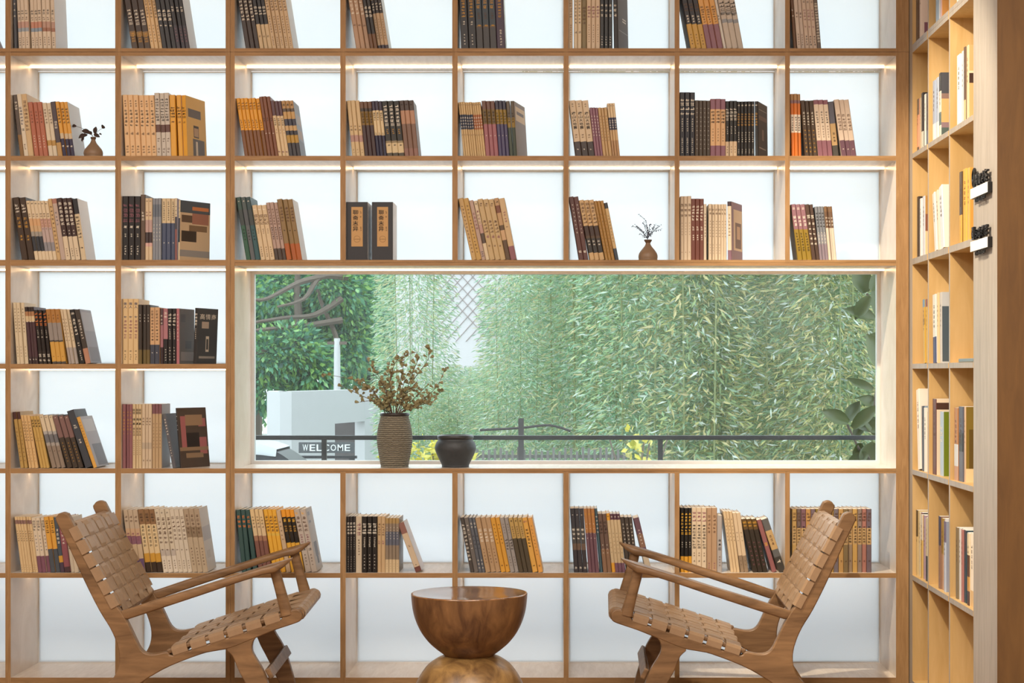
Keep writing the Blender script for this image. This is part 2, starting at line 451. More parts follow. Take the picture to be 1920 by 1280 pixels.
SHELF = {1: 'top shelf', 2: 'second shelf down', 3: 'third shelf down', 4: 'fourth shelf down', 5: 'fifth shelf down', 6: 'sixth shelf down'}
ROWBASE = {1: rows[1][0], 2: rows[2][0], 3: rows[3][0], 4: rows[4][0], 5: rows[5][0], 6: rows[6][0]}

# every compartment: (row, column, px of the first spine's foot, px of the last spine's foot or None, groups)
# group: (how many, spine px, height px, lean, colours from top, print, options)
O = dict
BOOKS = [
 (1,0,-170,None,[(3,14,112,0,'8a6a5c','k.1-.5x5'),(4,12,110,0,'c8b08c','k.1-.5x5'),(2,12,100,.42,'8c6a66:.7 7a7048:.8 c08a5a','w.2-.5x3')]),
 (1,1,27,104,[(1,6,112,.03,'4c5058','w.2-.5x3'),(3,8,116,.04,'d8c8b4:.56 c09a8c:.66 9aa4b0:.72 d8c8b4','k.36-.45x2*.7 n.48-.54x2 n.8-.95x4*.4'),(3,8,116,.04,'d8c8b4:.56 c48a74:.66 8a9aac:.72 d8c8b4','k.36-.45x2*.7 n.48-.54x2 n.8-.95x4*.4',O(gap=2)),(3,8,116,.04,'d8c8b4:.56 b89484:.66 a0705c:.72 d8c8b4','k.36-.45x2*.7 n.48-.54x2 n.8-.95x4*.4',O(gap=1,cv='dcdee2'))]),
 (1,2,238,346,[(3,11.7,116,.155,'3d2f28:.72 8a6a3a:.8 4a3a2c','w.35-.62x5 g.74-.9x4'),(3,7.3,116,.155,'d9b98a','n.2-.5x6 n.6-.9x6*.4'),(3,8.8,116,.155,'2b2a2e','w.35-.55x3*.8 w.6-.65x1'),(3,8.2,116,.155,'242226:.62 38323c','w.3-.4x2 m.65-.9x5*.4',O(cv='dfe3e8'))]),
 (1,3,458,547,[(3,8.7,116,.16,'3a2e2a','w.2-.55x6*.7'),(3,7.7,116,.16,'242226:.6 c9b08a','w.3-.45x3*.8 n.78-.82x1'),(5,7.7,116,.16,'c9ae8a','n.15-.38x5 n.45-.75x7*.4 n.8-.95x5*.35',O(cv='e2e8ec'))]),
 (1,4,665,726,[(3,8.7,116,.16,'b08f74','w.2-.45x4 n.6-.64x1'),(2,7,116,.16,'2a2626:.76 6b4a30','w.3-.5x3*.8'),(3,6.8,116,.16,'b59a7a:.2 2e2a2c:.42 b59a7a:.94 3a3440','w.24-.38x3 n.5-.85x8*.4',O(cv='dfeaee'))]),
 (1,5,865,948,[(2,14.3,116,.045,'26262a','g.2-.5x6*.5 w.55-.62x2*.3 w.75-.95x4*.2'),(3,12.5,116,.045,'2f3a44:.62 4a4038:.66 3c3a3c','g.2-.36x2*.5 n.4-.52x3*.4 g.6-.64x1*.7'),(1,16,116,.045,'3c2a40','g.2-.5x6*.4 w.68-.95x6*.25',O(cv='d8ecec'))]),
 (1,6,1064,1157,[(1,8.4,116,0,'c4ab88','n.2-.5x7 n.6-.9x8*.4'),(2,8.2,116,0,'d2bfa0','k.2-.6x7*.5 k.7-.75x1',O(gap=2)),(1,11,116,0,'7d6a3e','n.3-.6x5'),(3,9.3,116,0,'cdb69a','m.3-.5x4*.8 n.6-.9x8*.3'),(3,8.8,116,0,'1e1e20','w.25-.5x3*.6 w.78-.95x4*.35'),(1,10,116,.02,'2a2728','w.25-.5x3*.6',O(yaw=17,cv='5a504e',art=[(.45,.8,.46,.48,'d8d0c8'),(.45,.8,.5,.52,'d8d0c8'),(.1,.95,.68,.69,'a8a098')]))]),
 (1,7,1289,1388,[(3,10.2,116,.184,'242024:.6 c49a45','n.25-.4x3*.8 w.45-.58x3*.4 n.75-.95x4*.3'),(3,10.2,116,.184,'d8a055:.6 8a5f6c','k.3-.5x5*.7 n.5-.58x2*.4'),(1,6,110,.19,'e0dcd4','k.4-.5x2'),(3,10.6,116,.184,'bfb3a6:.4 8a8580:.44 bfb3a6:.52 8f9298:.58 bfb3a6','k.22-.4x3*.9 k.41-.46x1*1.0',O(cv='dfe6ea'))]),
 (1,8,1485,1537,[(1,6,112,.07,'6a4a30','w.3-.5x2'),(2,8.2,116,.08,'cdbcae','n.4-.5x2 n.75-.95x5*.4'),(3,8.2,116,.08,'c9b5a4','k.22-.26x1*.5 m.35-.55x4*.6 m.62-.66x1 k.78-.95x4*.5'),(1,8.2,118,.08,'6b6058','w.25-.9x14*.8',O(cv='d8e2e8'))]),
 (2,1,34,136,[(1,8.2,116,.12,'5c5048:.65 8a683c','w.1-.25x3'),(1,8.2,117,.12,'d9cdb8','b.2-.5x6 k.55-.6x1*.8 n.8-.9x3*.4'),(1,10,117,.12,'cdb085','n.1-.6x8*.7'),(3,8.6,102,.125,'b06a52','n.15-.4x4*.4 w.6-.85x5*.3'),(2,8.2,101,.13,'d6c8b0:.7 b8904e:.8 d6c8b0','n.1-.4x5*.5'),(1,9.4,103,.135,'4a4048:.75 b8925a','w.35-.5x3'),(3,7,103,.14,'d9a044:.58 c9b89c:.68 2e2a48','k.1-.4x5*.7 w.78-.85x1',O(cv='d4d8de'))]),
 (2,2,231,347,[(6,9.2,115,.05,'e0b98a','n.08-.2x3*.4 k.22-.52x5*.6 n.6-.66x1 n.82-.95x3*.5'),(3,8.6,119,.04,'c9c0b4:.5 5e3c32:.62 c9c0b4','k.08-.45x8*.8 n.7-.78x2*.5 n.86-.95x2*.5'),(1,10,115,.03,'e0a53a','k.18-.38x4*.9 n.42-.46x1'),(2,8,115,.04,'e0a53a','k.18-.38x4*.9 n.42-.46x1',O(gap=2,yaw=14,cv='dcb46c',art=[(.1,.75,.2,.34,'6a6462'),(.35,.62,.46,.66,'4e4644'),(.38,.6,.5,.64,'b89878'),(.3,.9,.68,.98,'6e6a6a'),(.45,.55,.72,.98,'d8cbb8')]))]),
 (2,3,457,563,[(6,7.2,110,.149,'e0a030:.55 7a5030','n.06-.2x3*.7 n.36-.52x4*.5'),(3,6.8,113,.15,'7a4b33','k.35-.42x2*.4 w.6-.63x1*.4'),(3,6.6,105,.15,'5a4048:.27 d6bd96','k.3-.45x4*.6 m.5-.6x2*.4 m.86-.97x1*.8'),(3,7.4,105,.148,'b08a5a:.14 5a4a3c:.2 c09a62:.33 3a3a4a:.45 c2a070:.54 33323a:.62 b08a3a:.76 3c3a40','k.03-.12x1*.7',O(cv='8f949e',art=[(.2,.9,.22,.4,'a89a90'),(.1,.8,.5,.66,'b0967a'),(.05,.95,.7,.98,'787c86')]))]),
 (2,4,658,783,[(3,7.8,105,.1,'cfb58a:.62 b08a80:.74 cfb58a','n.42-.56x2*.5 n.86-.95x2*.3'),(3,7.4,103,.1,'6a4c3a:.12 3a302c:.18 7d5f22:.43 3e2a2a','k.2-.4x4*.7'),(3,6.3,104,.1,'3a3346:.17 d9c39a:.62 262440','k.2-.36x4*.7 k.57-.61x2'),(3,11,104,.1,'26241f:.72 8a7a5a:.76 d2bd94:.94 4a4234','w.06-.46x6*.6 g.5-.6x3*.35 k.78-.82x1*.5'),(3,8.8,105,.1,'4a3a34:.18 b08468:.42 7a5c4c:.86 8a6458','k.05-.1x1*.6',O(cv='8c8684',art=[(.1,.6,.1,.5,'7c8088'),(.3,.95,.5,.95,'8a7264')]))]),
 (2,5,868,968,[(6,4.2,102,.1,'c9ac7c:.23 26304a:.5 c9ac7c','n.03-.06x1 w.26-.48x4*.8 n.58-.62x1'),(4,4.2,102,.1,'c9ac7c:.23 a8653c:.5 c9ac7c','n.03-.06x1 w.26-.48x4*.8 n.58-.62x1'),(3,8.2,104,.08,'6a4a3e:.15 6d5526:.42 9a5f66','k.18-.4x4*.7 w.6-.65x1*.3'),(3,7,105,.075,'3a3848:.16 8f7224:.42 4a4466','k.2-.4x4*.7 w.6-.65x1*.3'),(1,7,104,.07,'5c5040:.3 8c7026:.48 3a4436','k.2-.4x4*.6'),(1,7,104,.06,'5c5040:.3 8c7026:.48 3a4436','k.2-.4x4*.6',O(yaw=12,cv='8c7c70',art=[(.1,.95,.08,.34,'dcc49c'),(.2,.85,.16,.22,'6a5648')]))]),
 (2,6,1078,1161,[(3,12,105,.124,'cfb99a:.74 3c3230','k.05-.12x2*.3 k.2-.52=唐山大地震 n.6-.68x2*.4 w.85-.9x1*.3'),(3,5,92,.115,'8a6070','w.15-.6x7*.5'),(3,5.5,92,.11,'c2a070','n.15-.7x9*.4'),(3,4.8,100,.1,'d8c09a:.27 2e3050:.5 c9a87a:.7 b08a62','k.03-.06x1 w.3-.48x4*.7',O(cv='eef0f2'))]),
 (2,7,1274.5,1422,[(3,10,120,0,'1c1c26','w.08-.36x4*.85 w.4-.62x6*.3 w.7-.95x8*.3'),(4,7.6,105,0,'4a3e32','w.1-.9x10*.25'),(3,10,108,0,'8d6070:.18 dfb585:.81 8d6070','k.2-.43x4*.8 n.5-.75x5*.3'),(3,7.4,104,0,'22201e:.73 d6bd9c','w.12-.36x4*.9 w.45-.6x4*.35 n.8-.95x3*.4'),(5,6.8,103,0,'1e1a18','w.05-.09x1*.7 g.2-.45x5*.7 w.55-.75x5*.4 w.86-.95x3*.3'),(1,6.8,103,.01,'1e1a18','w.05-.09x1*.7 g.2-.45x5*.7',O(yaw=20,cv='4a3c34',art=[(.1,.9,.13,.14,'b8a898'),(.08,.92,.24,.32,'7a6250'),(.4,.6,.48,.68,'8a7464'),(.1,.8,.82,.84,'b8a898')]))]),
 (2,8,1484,1606,[(3,6.8,117,.02,'b08858:.1 8a6a70:.15 d2742c:.33 e8dccc:.62 d2742c','k.36-.6x6*.6'),(3,8.6,105,.08,'4a3a2c','w.2-.45x5*.5 g.5-.95x6*.4'),(3,9.8,106,.09,'8a5c68:.08 d6c4b0:.72 8a5c68','k.2-.42x5*.5 n.45-.68x5*.3'),(1,11.7,103,.1,'5a5a66:.4 b8986a:.8 4a4640','k.55-.75x3*.4'),(3,10,107,.14,'d2bfae:.72 6a4a58','n.25-.55x5*.7 w.85-.9x1*.3',O(gap=1,cv='e4e0e0'))]),
 (3,1,37,157,[(2,12,118,.15,'3e2e22','w.1-.25x3*.6 g.3-.5x3*.5 g.6-.7x2*.4'),(3,6.9,112,.155,'d9c6a8:.3 d0a478:.42 c8a880:.52 9a948c:.6 30343c:.85 d9c6a8','k.03-.06x1 n.2-.28x2'),(3,6.9,112,.155,'d9c6a8:.3 c09a88:.45 b8a4a0:.7 8c8a90:.85 d9c6a8','k.03-.06x1 n.2-.28x2 m.3-.5x4*.4'),(1,8,116,.155,'c8a878','n.1-.9x12*.5'),(1,9,116,.155,'a87868:.08 b8a498','b.2-.45x4*.4'),(3,9.4,117,.15,'3e2a28:.62 d6c4a8','w.06-.45x6*.7 w.5-.6x2*.3 n.8-.95x4*.3'),(1,10,116,.15,'26242a:.25 d2be9c','k.28-.65x7*.7 k.78-.82x1',O(cv='eceef2'))]),
 (3,2,224.6,331,[(3,11.3,120,0,'1c181a','m.1-.42x4*.8 w.44-.52x1*.55 w.58-.64x2*.3 w.76-.92x4*.3'),(1,9,123,0,'5e4c3e','w.25-.4x3*.5'),(2,6.7,116,0,'d4bd9c:.35 b89a94:.55 3e3234:.72 d0a8a0:.78 d4bd9c','k.03-.06x1 m.2-.3x2'),(3,5.6,116,0,'8a8f98:.1 6c7480:.3 8a8f98','w.4-.7x5*.4'),(3,8.6,116,0,'d2bd98:.4 46506a','k.04-.36x9*.4 w.7-.74x1*.3'),(1,4,116,0,'d8c8a8:.3 4a4a52:.5 8a5a58','n.1-.3x3'),(1,4,113,-.02,'d8c8a8:.3 4a4a52:.5 2c4048:.7 d8c8a8','n.1-.3x3',O(yaw=30,cv='c4ac8c',art=[(0,1,0,.2,'4c545c'),(.4,.95,.09,.15,'c47a4a'),(.05,.5,.24,.36,'5c4a3c'),(.4,.95,.2,.38,'9a6a58'),(.3,.9,.4,.5,'7a6248'),(.05,.55,.5,.68,'3a3028'),(0,1,.82,.93,'8e8a86')]))]),
 (3,3,460.6,565,[(1,8.9,119,.165,'35504a:.2 3c4444:.45 2f5a46','w.05-.08x1*.4 k.5-.7x4*.4'),(1,8.9,119,.165,'4a5656:.2 50555a:.45 5a5e62','w.05-.08x1*.4 k.5-.7x4*.4'),(1,8.9,119,.165,'2e4448:.2 3c4444:.45 30565c','w.05-.08x1*.4 k.5-.7x4*.4'),(3,9,104,.163,'d2bb98','w.05-.1x1*.7 n.17-.36=双城记*.9 n.42-.52x3*.35 n.75-.95x5*.3'),(3,7.3,109,.163,'b0968a:.8 4a3e38','n.1-.4x6*.5 k.42-.65x6*.5'),(3,9.5,115,.163,'8a7048:.73 a85a28','n.12-.38x5*.7 k.5-.53x1*.4',O(cv='e2e6ea'))]),
 (3,5,884,968,[(1,9,118,.22,'c2a06a','n.1-.9x14*.4'),(1,9.4,118,.22,'bf9a58','n.1-.9x14*.4'),(1,7.7,114,.215,'b49a8c','m.2-.5x5*.6 b.85-.95x3'),(1,7,113,.21,'d2bfa0:.4 b8948a:.55 54463c:.72 d2bfa0','k.04-.07x1 m.15-.4x4*.7'),(3,10,116,.205,'bfa478','n.06-.12x2*.6 n.34-.56x4*.7 m.58-.66x1*.6 n.75-.79x1*.4'),(1,9,118,.2,'b8946a:.12 7a4a34:.24 b8946a:.44 5c4630:.52 c4a078:.68 5c4630','k.04-.08x1*.5'),(1,11,117,.2,'c8ac84:.78 8a5a60','m.2-.4x4*.4 n.45-.48x1*.5',O(cv='e0e8ec'))]),
 (3,6,1086,1160,[(2,9.2,120,.165,'5e3e3a','w.1-.6x8*.3 w.84-.9x1*.6'),(3,9.6,114,.185,'c9a87a:.43 3e2c26:.6 54402e:.64 33302e:.88 c9a87a','n.04-.4x6*.8 w.66-.76x2*.5'),(3,6.2,113,.195,'a87f42','n.2-.9x12*.35'),(1,7,109,.2,'34383e:.1 c9ab7a:.8 3e4652','n.2-.7x9*.4',O(cv='e2e8ec'))]),
 (3,7,1275.7,1372,[(3,8,120,0,'cdbba4','n.1-.34x3*.8 n.4-.62x5*.3 n.85-.9x1*.3'),(3,9.3,115,0,'6a3c32','w.1-.36x5*.7 w.44-.52x2*.5 w.58-.68x3*.4'),(1,6,105,0,'c6b8a4','n.15-.6x8*.5'),(4,7,105,0,'c6b49c','n.06-.2x2*.8 n.28-.6x6*.4 n.7-.9x4*.3',O(gap=4)),(2,6,105,0,'c6b49c','n.06-.2x2*.8 n.28-.6x6*.4'),(1,9,110,.01,'3c2c34:.08 c9bba4:.83 7a5a68','n.2-.6x7*.5',O(gap=1,yaw=20,cv='94747f',art=[(.2,.98,.12,.82,'dcc2a0'),(.35,.9,.34,.78,'7a5a44'),(.5,.8,.4,.62,'c8a27c')]))]),
 (3,8,1496,1569,[(3,8.7,105,.13,'8d6670:.45 8f7526','w.05-.1x1*.5 w.2-.4x3*.6 k.5-.85x7*.5'),(2,7.6,105,.13,'4e3a30','w.18-.26x1*.9 w.3-.75x5*.6'),(3,5.2,101,.1,'7c8088:.5 94949a:.7 8a7c88','k.1-.4x5*.7 w.45-.7x4*.5'),(3,5,101,.09,'7a5c40:.1 6a4e3a:.4 d6c6b4','w.18-.38x3*.7',O(cv='e2e6ea'))]),
 (4,1,28,167,[(3,7.5,115,.07,'d2c2a4','n.08-.5x8*.4 n.7-.9x4*.3'),(3,6.7,107,.085,'2a2020:.08 a87a54:.16 d2bb94:.26 4a3238:.88 3c2c2e','w.24-.27x1*.5 w.9-.94x1*.5'),(3,7.8,101,.1,'1e1614:.76 2c2420','o.03-.3x4*.8 w.36-.46x3*.25 w.48-.52x1*.45 w.8-.98x2*.8'),(3,9.4,103,.125,'a8763c:.25 8f8680:.57 4a4440:.6 c99a48:.96 4a4440','n.08-.2x2*.4 n.85-.88x1*.3'),(3,6.7,103,.16,'d2c0a2:.7 a89e98','n.15-.6x7*.4'),(1,10,103,.2,'1f1c1c','w.05-.1x1*.7 w.16-.48x5*.6 w.6-.68x2*.4 w.75-.95x5*.3'),(1,11,103,.21,'3e3630:.72 b08068','w.18-.55x7*.4',O(cv='a0a4b2',art=[(.1,.95,.05,.4,'b4b6c0'),(.1,.9,.7,.97,'8c8e9a')]))]),
 (4,2,226,364,[(3,10,122,0,'d6b98a','b.05-.15=做人 b.24-.3x1 m.32-.62x6*.6 k.78-.82x1*.4 k.84-.94x3*.3'),(3,7.1,111,0,'3a322c:.76 6a5a34','w.15-.3x3*.3'),(2,9.4,106,0,'c9a27a:.66 3e4250','k.04-.6x10*.5 w.78-.82x1*.3'),(1,5.5,104,0,'5a4448:.3 a07078:.7 3a2c2e','w.1-.3x3'),(1,9,104,0,'a8737a:.55 1c181a','w.06-.18x2*.6 w.72-.95x5*.3'),(2,8,104,0,'1c181a','w.08-.32x4*.8 w.36-.56x6*.3 w.68-.95x5*.3'),(1,6,104,0,'b07078','w.08-.6x8*.4',O(yaw=11,cv='5e544c',art=[(.1,.4,.1,.24,'4a423c'),(.1,.95,.78,.94,'8a8078'),(.4,.8,.58,.72,'3a332e')])),(1,7,105,-.04,'2a2a2c','w.08-.32x4*.8 w.36-.56x6*.3',O(gap=25,yaw=18,cv='3a3e42',ct=('高情商',.08,.92,.1,.2,'d8d0c4',1),art=[(.2,.55,.24,.36,'b8a898'),(.42,.58,.5,.78,'d2c8b8'),(.45,.55,.55,.74,'3a3e42'),(.1,.9,.86,.9,'9a948c')]))]),
 (5,1,34.7,178,[(2,7.3,106,.14,'4a2c2a:.13 b08f52','n.25-.9x9*.4'),(3,6.8,100,.16,'d2ae7a','n.1-.5x7*.5 n.6-.9x5*.3'),(3,6.6,99,.2,'bf9c58','k.06-.22x3*.7 n.4-.5x2*.3'),(3,9,101,.25,'d0bfa2:.3 a8a4a0:.36 6c6c70:.52 a09890:.58 8a7a6c','k.02-.05x1*.4 n.65-.7x1*.4'),(3,11,101,.29,'7a5c58:.42 3e342c','w.02-.05x1*.3 g.5-.9x7*.25'),(1,15,112,.33,'3c4048','w.24-.32x2*.45 w.5-.58x2*.35'),(1,8,100,.34,'d2a04e','n.08-.6x9*.4',O(cv='b0b4c0',art=[(.1,.9,.06,.3,'c4c8d0'),(.2,.95,.55,.97,'7e8492')]))]),
 (5,2,226,336,[(3,9,120,0,'8a5c60','g.1-.2x2*.5 g.22-.42x4*.6 g.44-.48x1*.3'),(3,8.2,120,0,'cdb690','k.07-.16=我给*.8 k.2-.34x2*1.0 n.36-.5=做生活*.7 n.55-.8x8*.35'),(3,9.3,120,0,'cbb79c:.6 b5a590:.7 cbb79c','n.2-.34x3*.6 n.86-.9x1*.5'),(2,8.6,120,0,'7a5258:.15 b89c78','n.28-.7x8*.4'),(1,8.6,120,0,'7a5258:.15 b89c78','n.28-.7x8*.4',O(cv='8c8078')),(1,10,103,.2,'5a5a60','w.08-.4x6*.5 w.5-.8x6*.3',O(gap=1,yaw=8,cv='3c3638')),(1,5,113,.1,'2c2422','w.1-.4x4',O(gap=6,yaw=30,cv='4a3e36',art=[(.08,.25,.14,.7,'a06060'),(.7,.95,.18,.32,'a06060'),(.7,.95,.5,.78,'a06060'),(.25,.85,.12,.3,'94785c'),(.25,.7,.42,.66,'25201e'),(0,1,.66,.72,'8a7258'),(.2,.8,.76,.84,'8a7258')]))]),
 (6,1,40,148,[(6,5.4,105,.13,'d4b88c:.06 8a6a62:.13 d4b88c','n.24-.45x5*.5 n.85-.97x3*.3'),(3,7.8,103,.13,'d6c6ae:.7 7a5060','k.04-.24x4*.7 b.3-.62x5*.35'),(2,9,105,.13,'d9a044:.58 4a5058','k.06-.3x6*.7'),(1,8,104,.13,'46505a:.7 c9963a:.82 4a3c4c','w.2-.5x4'),(1,11,103,.13,'8a5058:.9 4a3438','w.15-.5x5*.4'),(2,8,104,.13,'cdbfa8','n.3-.6x4')]),
 (6,2,234,379,[(3,9,118,.13,'b8a48c:.3 c0a080:.42 8a6070:.55 c9b294:.78 6a5478','n.08-.2x2*.6 m.36-.5x3*.6'),(3,10,119,.14,'8a6848:.24 d6bd92:.7 c9963a:.84 3a2c22','k.06-.2x3*.6 k.25-.6x6*.5'),(3,9,119,.15,'cdbfa8:.64 b8aca0:.74 d6cab8','k.03-.07x1*.4 n.12-.55x6*.7 n.62-.66x1*.4 n.8-.95x4*.3'),(3,8.3,119,.15,'cfc2ae','n.1-.5x6*.6 n.62-.66x1*.4 n.8-.95x4*.3'),(3,9.7,120,.15,'a8947c:.28 8a765e:.45 b5a288','n.08-.4x5*.5 n.6-.9x6*.3',O(cv='ccc6be',art=[(.05,.95,.3,.52,'b4b0b0'),(.2,.6,.68,.8,'c0b8ae')]))]),
 (6,3,452,592,[(2,9.3,118,.1,'34504e','o.08-.3x3*.7'),(1,9.3,118,.13,'34504e','o.08-.3x3*.7'),(3,9,119,.15,'d8bc8c:.22 d2b890:.42 9a7058:.5 7a5248','n.1-.3x4*.5'),(3,9,119,.16,'e0a838:.38 d8b04a:.42 e0a838','n.1-.36x5*.8'),(1,9,117,.17,'c2a888','n.15-.5x5*.4'),(3,9,119,.175,'e0962a:.12 1f1a14:.53 d8a43a','y.13-.22x1*.8 g.25-.36x3*.6'),(2,12,119,.19,'b8aca0','y.03-.08x1*.6 n.1-.36x4*.7 m.38-.58x5*.5 k.6-.66x1*.6 n.7-.9x4*.3',O(cv='bab6b2',art=[(.3,.75,.55,.78,'6a6a70'),(.4,.65,.78,.9,'55555c'),(.2,.5,.06,.12,'8a8a98'),(.2,.5,.2,.24,'8a8a98')]))]),
 (6,4,650.5,748.5,[(3,5.3,105,0,'2a2626','w.1-.32x4*.9 w.36-.6x6*.3 w.7-.95x6*.3'),(1,12,105,0,'c8b8a0','m.1-.35x3*.7 n.4-.7x6*.3'),(3,9.3,105,0,'1a1614','w.1-.32x4*.8 w.36-.55x6*.3 w.66-.95x5*.25'),(2,7.5,105,0,'c2a47c','n.12-.35x5*.6 m.42-.5x2'),(4,6.4,102,0,'a88a58:.1 8a7a6a:.25 5e6270:.5 8a7a68:.76 cdb690','w.15-.4x5*.3 n.82-.95x3*.2')]),
 (6,5,881.7,1018,[(1,8,104,.19,'4a4440','w.1-.8x10*.7'),(1,8.5,104,.19,'6a6460','w.1-.6x6*.4'),(2,6.5,104,.19,'5c6068','w.08-.2x2*.6 k.3-.6x4*.5 w.75-.95x3*.5'),(3,9.8,104,.195,'b0916e','w.2-.45x4*.6 n.55-.85x5*.3'),(2,9,104,.2,'d2993a','k.1-.5x6*.3 n.86-.9x1*.4'),(2,8.4,104,.2,'9a938e','k.38-.6x4*.7 n.1-.3x4*.3 n.7-.9x4*.3'),(3,8.7,104,.2,'b8985a:.38 4e4434','k.04-.08x1*.5 n.15-.35x5*.4'),(1,10.5,104,.2,'d9a44e','m.04-.1x1*.8 k.2-.55x6*.5 k.86-.9x1*.4'),(1,9,104,.2,'dca050','n.12-.7x9*.3 k.86-.9x1*.4',O(gap=1,cv='e0c08c'))]),
 (6,6,1076.4,1222,[(3,10,120,.064,'3a3a40:.3 4a4846:.55 6a5648:.65 383438','w.08-.12x1*.3 w.3-.5x3*.6 w.9-.96x1*.5'),(3,7.9,120,.08,'b07a48:.38 70505a','g.06-.12x1*.6 w.2-.5x4*.3'),(1,6.5,120,.09,'46606a','w.1-.4x5'),(2,9.5,110,.095,'6a544a:.6 8a6a52','k.12-.35x4*.7 w.5-.7x3*.3'),(1,7.5,111,.1,'e0a23a:.12 cdb690:.84 e0a23a','k.03-.07x1 n.3-.7x5*.3'),(3,7.5,110,.1,'5c3c4a:.1 cdb690:.84 7a5868','w.03-.07x1*.5 n.3-.7x6*.35'),(3,8.7,104,.12,'4a423c','w.1-.5x6*.4'),(1,13,104,.24,'6a4e5a:.3 8a6a58:.55 6a5468:.6 cdbfa8','w.2-.5x5*.3',O(gap=2,cv='cdbfa8'))]),
 (6,7,1276,1473,[(3,7.7,121,0,'14120f:.75 d2982e','y.07-.42x7*.65 w.52-.62x3*.3'),(3,10,121,0,'cdbaa0','m.05-.22x3*.8 k.25-.64x8*.7 n.68-.76x2*.3 k.8-.84x1*.4'),(2,11,121,0,'a8896c','n.1-.4x5*.5 m.84-.95x3*.3'),(1,10,107,0,'a09a98','k.4-.62x3*.6 n.7-.9x4*.3'),(3,6,115,.13,'c9b08c','n.1-.5x7*.4',O(gap=3)),(2,8.4,112,.14,'c8b294:.72 8a7660','n.3-.5x3*.3 n.78-.9x2*.3'),(3,10,102,.22,'5a4424:.2 2e261e','g.04-.16x2*.8 m.4-.9x6*.3'),(1,9.5,102,.3,'8a5858','y.42-.52x1*.7'),(1,14,104,.34,'5c5c5c:.22 b89868:.58 5c5c5c:.72 3c3834','n.3-.5x3*.4 w.76-.84x1*.6',O(cv='b8a68c'))]),
 (6,8,1485,1634,[(1,8.7,119,0,q+':.3 '+'b8986a:.56 '+q,'n.05-.2x3*.8 k.26-.54x6*.6 n.8-.84x1*.4') for q in 'b08f58 6a5a54 7a5a62 b58a54 74646c 8a743c 5c5650 8a6458 a8884c 706870 b8925c 7c6a4c 94806a c09a5a 8a7a72 a87468 6c5f68'.split()]),
]

ITEMS = []          # one entry per book
DX = PX*D/(D+.02)   # px per metre at the spines
def lay(groups, x0, sc):
    out = []; prev = None
    for gi, g in enumerate(groups):
        n, wpx, hpx, lean, bands, title = g[:6]; op = g[6] if len(g) > 6 else {}
        for k in range(n):
            wd, ht, th = wpx*sc/DX, hpx/DX, math.atan(lean)
            if k == 0 and op.get('gap'): gp = op['gap']/DX
            else: gp = .0003
            if prev is None: x = x0
            else:
                px_, pw, ph, pt = prev
                br = (px_+pw*math.cos(pt), max(0, pw*math.sin(pt)))          # previous lower corner
                tr = (br[0]-ph*math.sin(pt), br[1]+ph*math.cos(pt))          # previous upper corner
                x = br[0]+br[1]*math.tan(th)
                zt = ht*math.cos(th)
                if tr[1] <= zt: x = max(x, tr[0]+tr[1]*math.tan(th))
                else: x = max(x, ht*math.sin(th)+br[0]-(zt-br[1])*math.tan(pt))
                x += gp
            out.append((x, wd, ht, th, gi, k)); prev = (x, wd, ht, th)
    return out
for (r, c, p0, p1, groups) in BOOKS:
    x0 = X(p0, .02)
    sc = 1.0
    if p1:
        lo, hi = .6, 1.5
        for _ in range(26):
            sc = (lo+hi)/2; q = lay(groups, x0, sc)[-1]
            if q[0]+q[1]*math.cos(q[3]) > X(p1, .02): hi = sc
            else: lo = sc
    # nothing may poke through the upright on the side the row leans to
    pl = lay(groups, x0, sc)
    xl = cell(c)[0]
    mn = min(x-ht*math.sin(th) for (x, wd, ht, th, gi, k) in pl)
    sh = max(0, xl+.001-mn)
    zb = Z(ROWBASE[r])
    for i, (x, wd, ht, th, gi, k) in enumerate(pl):
        g = groups[gi]; op = (g[6] if len(g) > 6 else {}) if k == g[0]-1 else {}
        rg = random.Random(r*977+c*71+i)
        vis = min(ht, zb+ht-max(zb, 0))
        vis = min(ht, Z(0)-zb) if r == 1 else ht
        ITEMS.append(dict(r=r, c=c, i=i, x=x+sh, y=.014+rg.uniform(0, .012), z=zb+(0 if th >= 0 else wd*math.sin(-th)), wd=wd, ht=ht, th=th, g=g, gi=gi, op=op, area=wd*vis*(2.5 if op.get('yaw') else 1)*(.2 if c == 0 else 1), dp=.140+.03*((r*7+c*3+gi) % 5)/4))
order = sorted(range(len(ITEMS)), key=lambda i: -ITEMS[i]['area'])
SINGLE = set(order[:306])
_geo = {}
REST = MB()
def xf(v, loc, th, yaw):
    M4 = Matrix.Translation(loc) @ Matrix.Rotation(-yaw, 4, 'Z') @ Matrix.Rotation(-th, 4, 'Y')
    return M4 @ Vector(v)
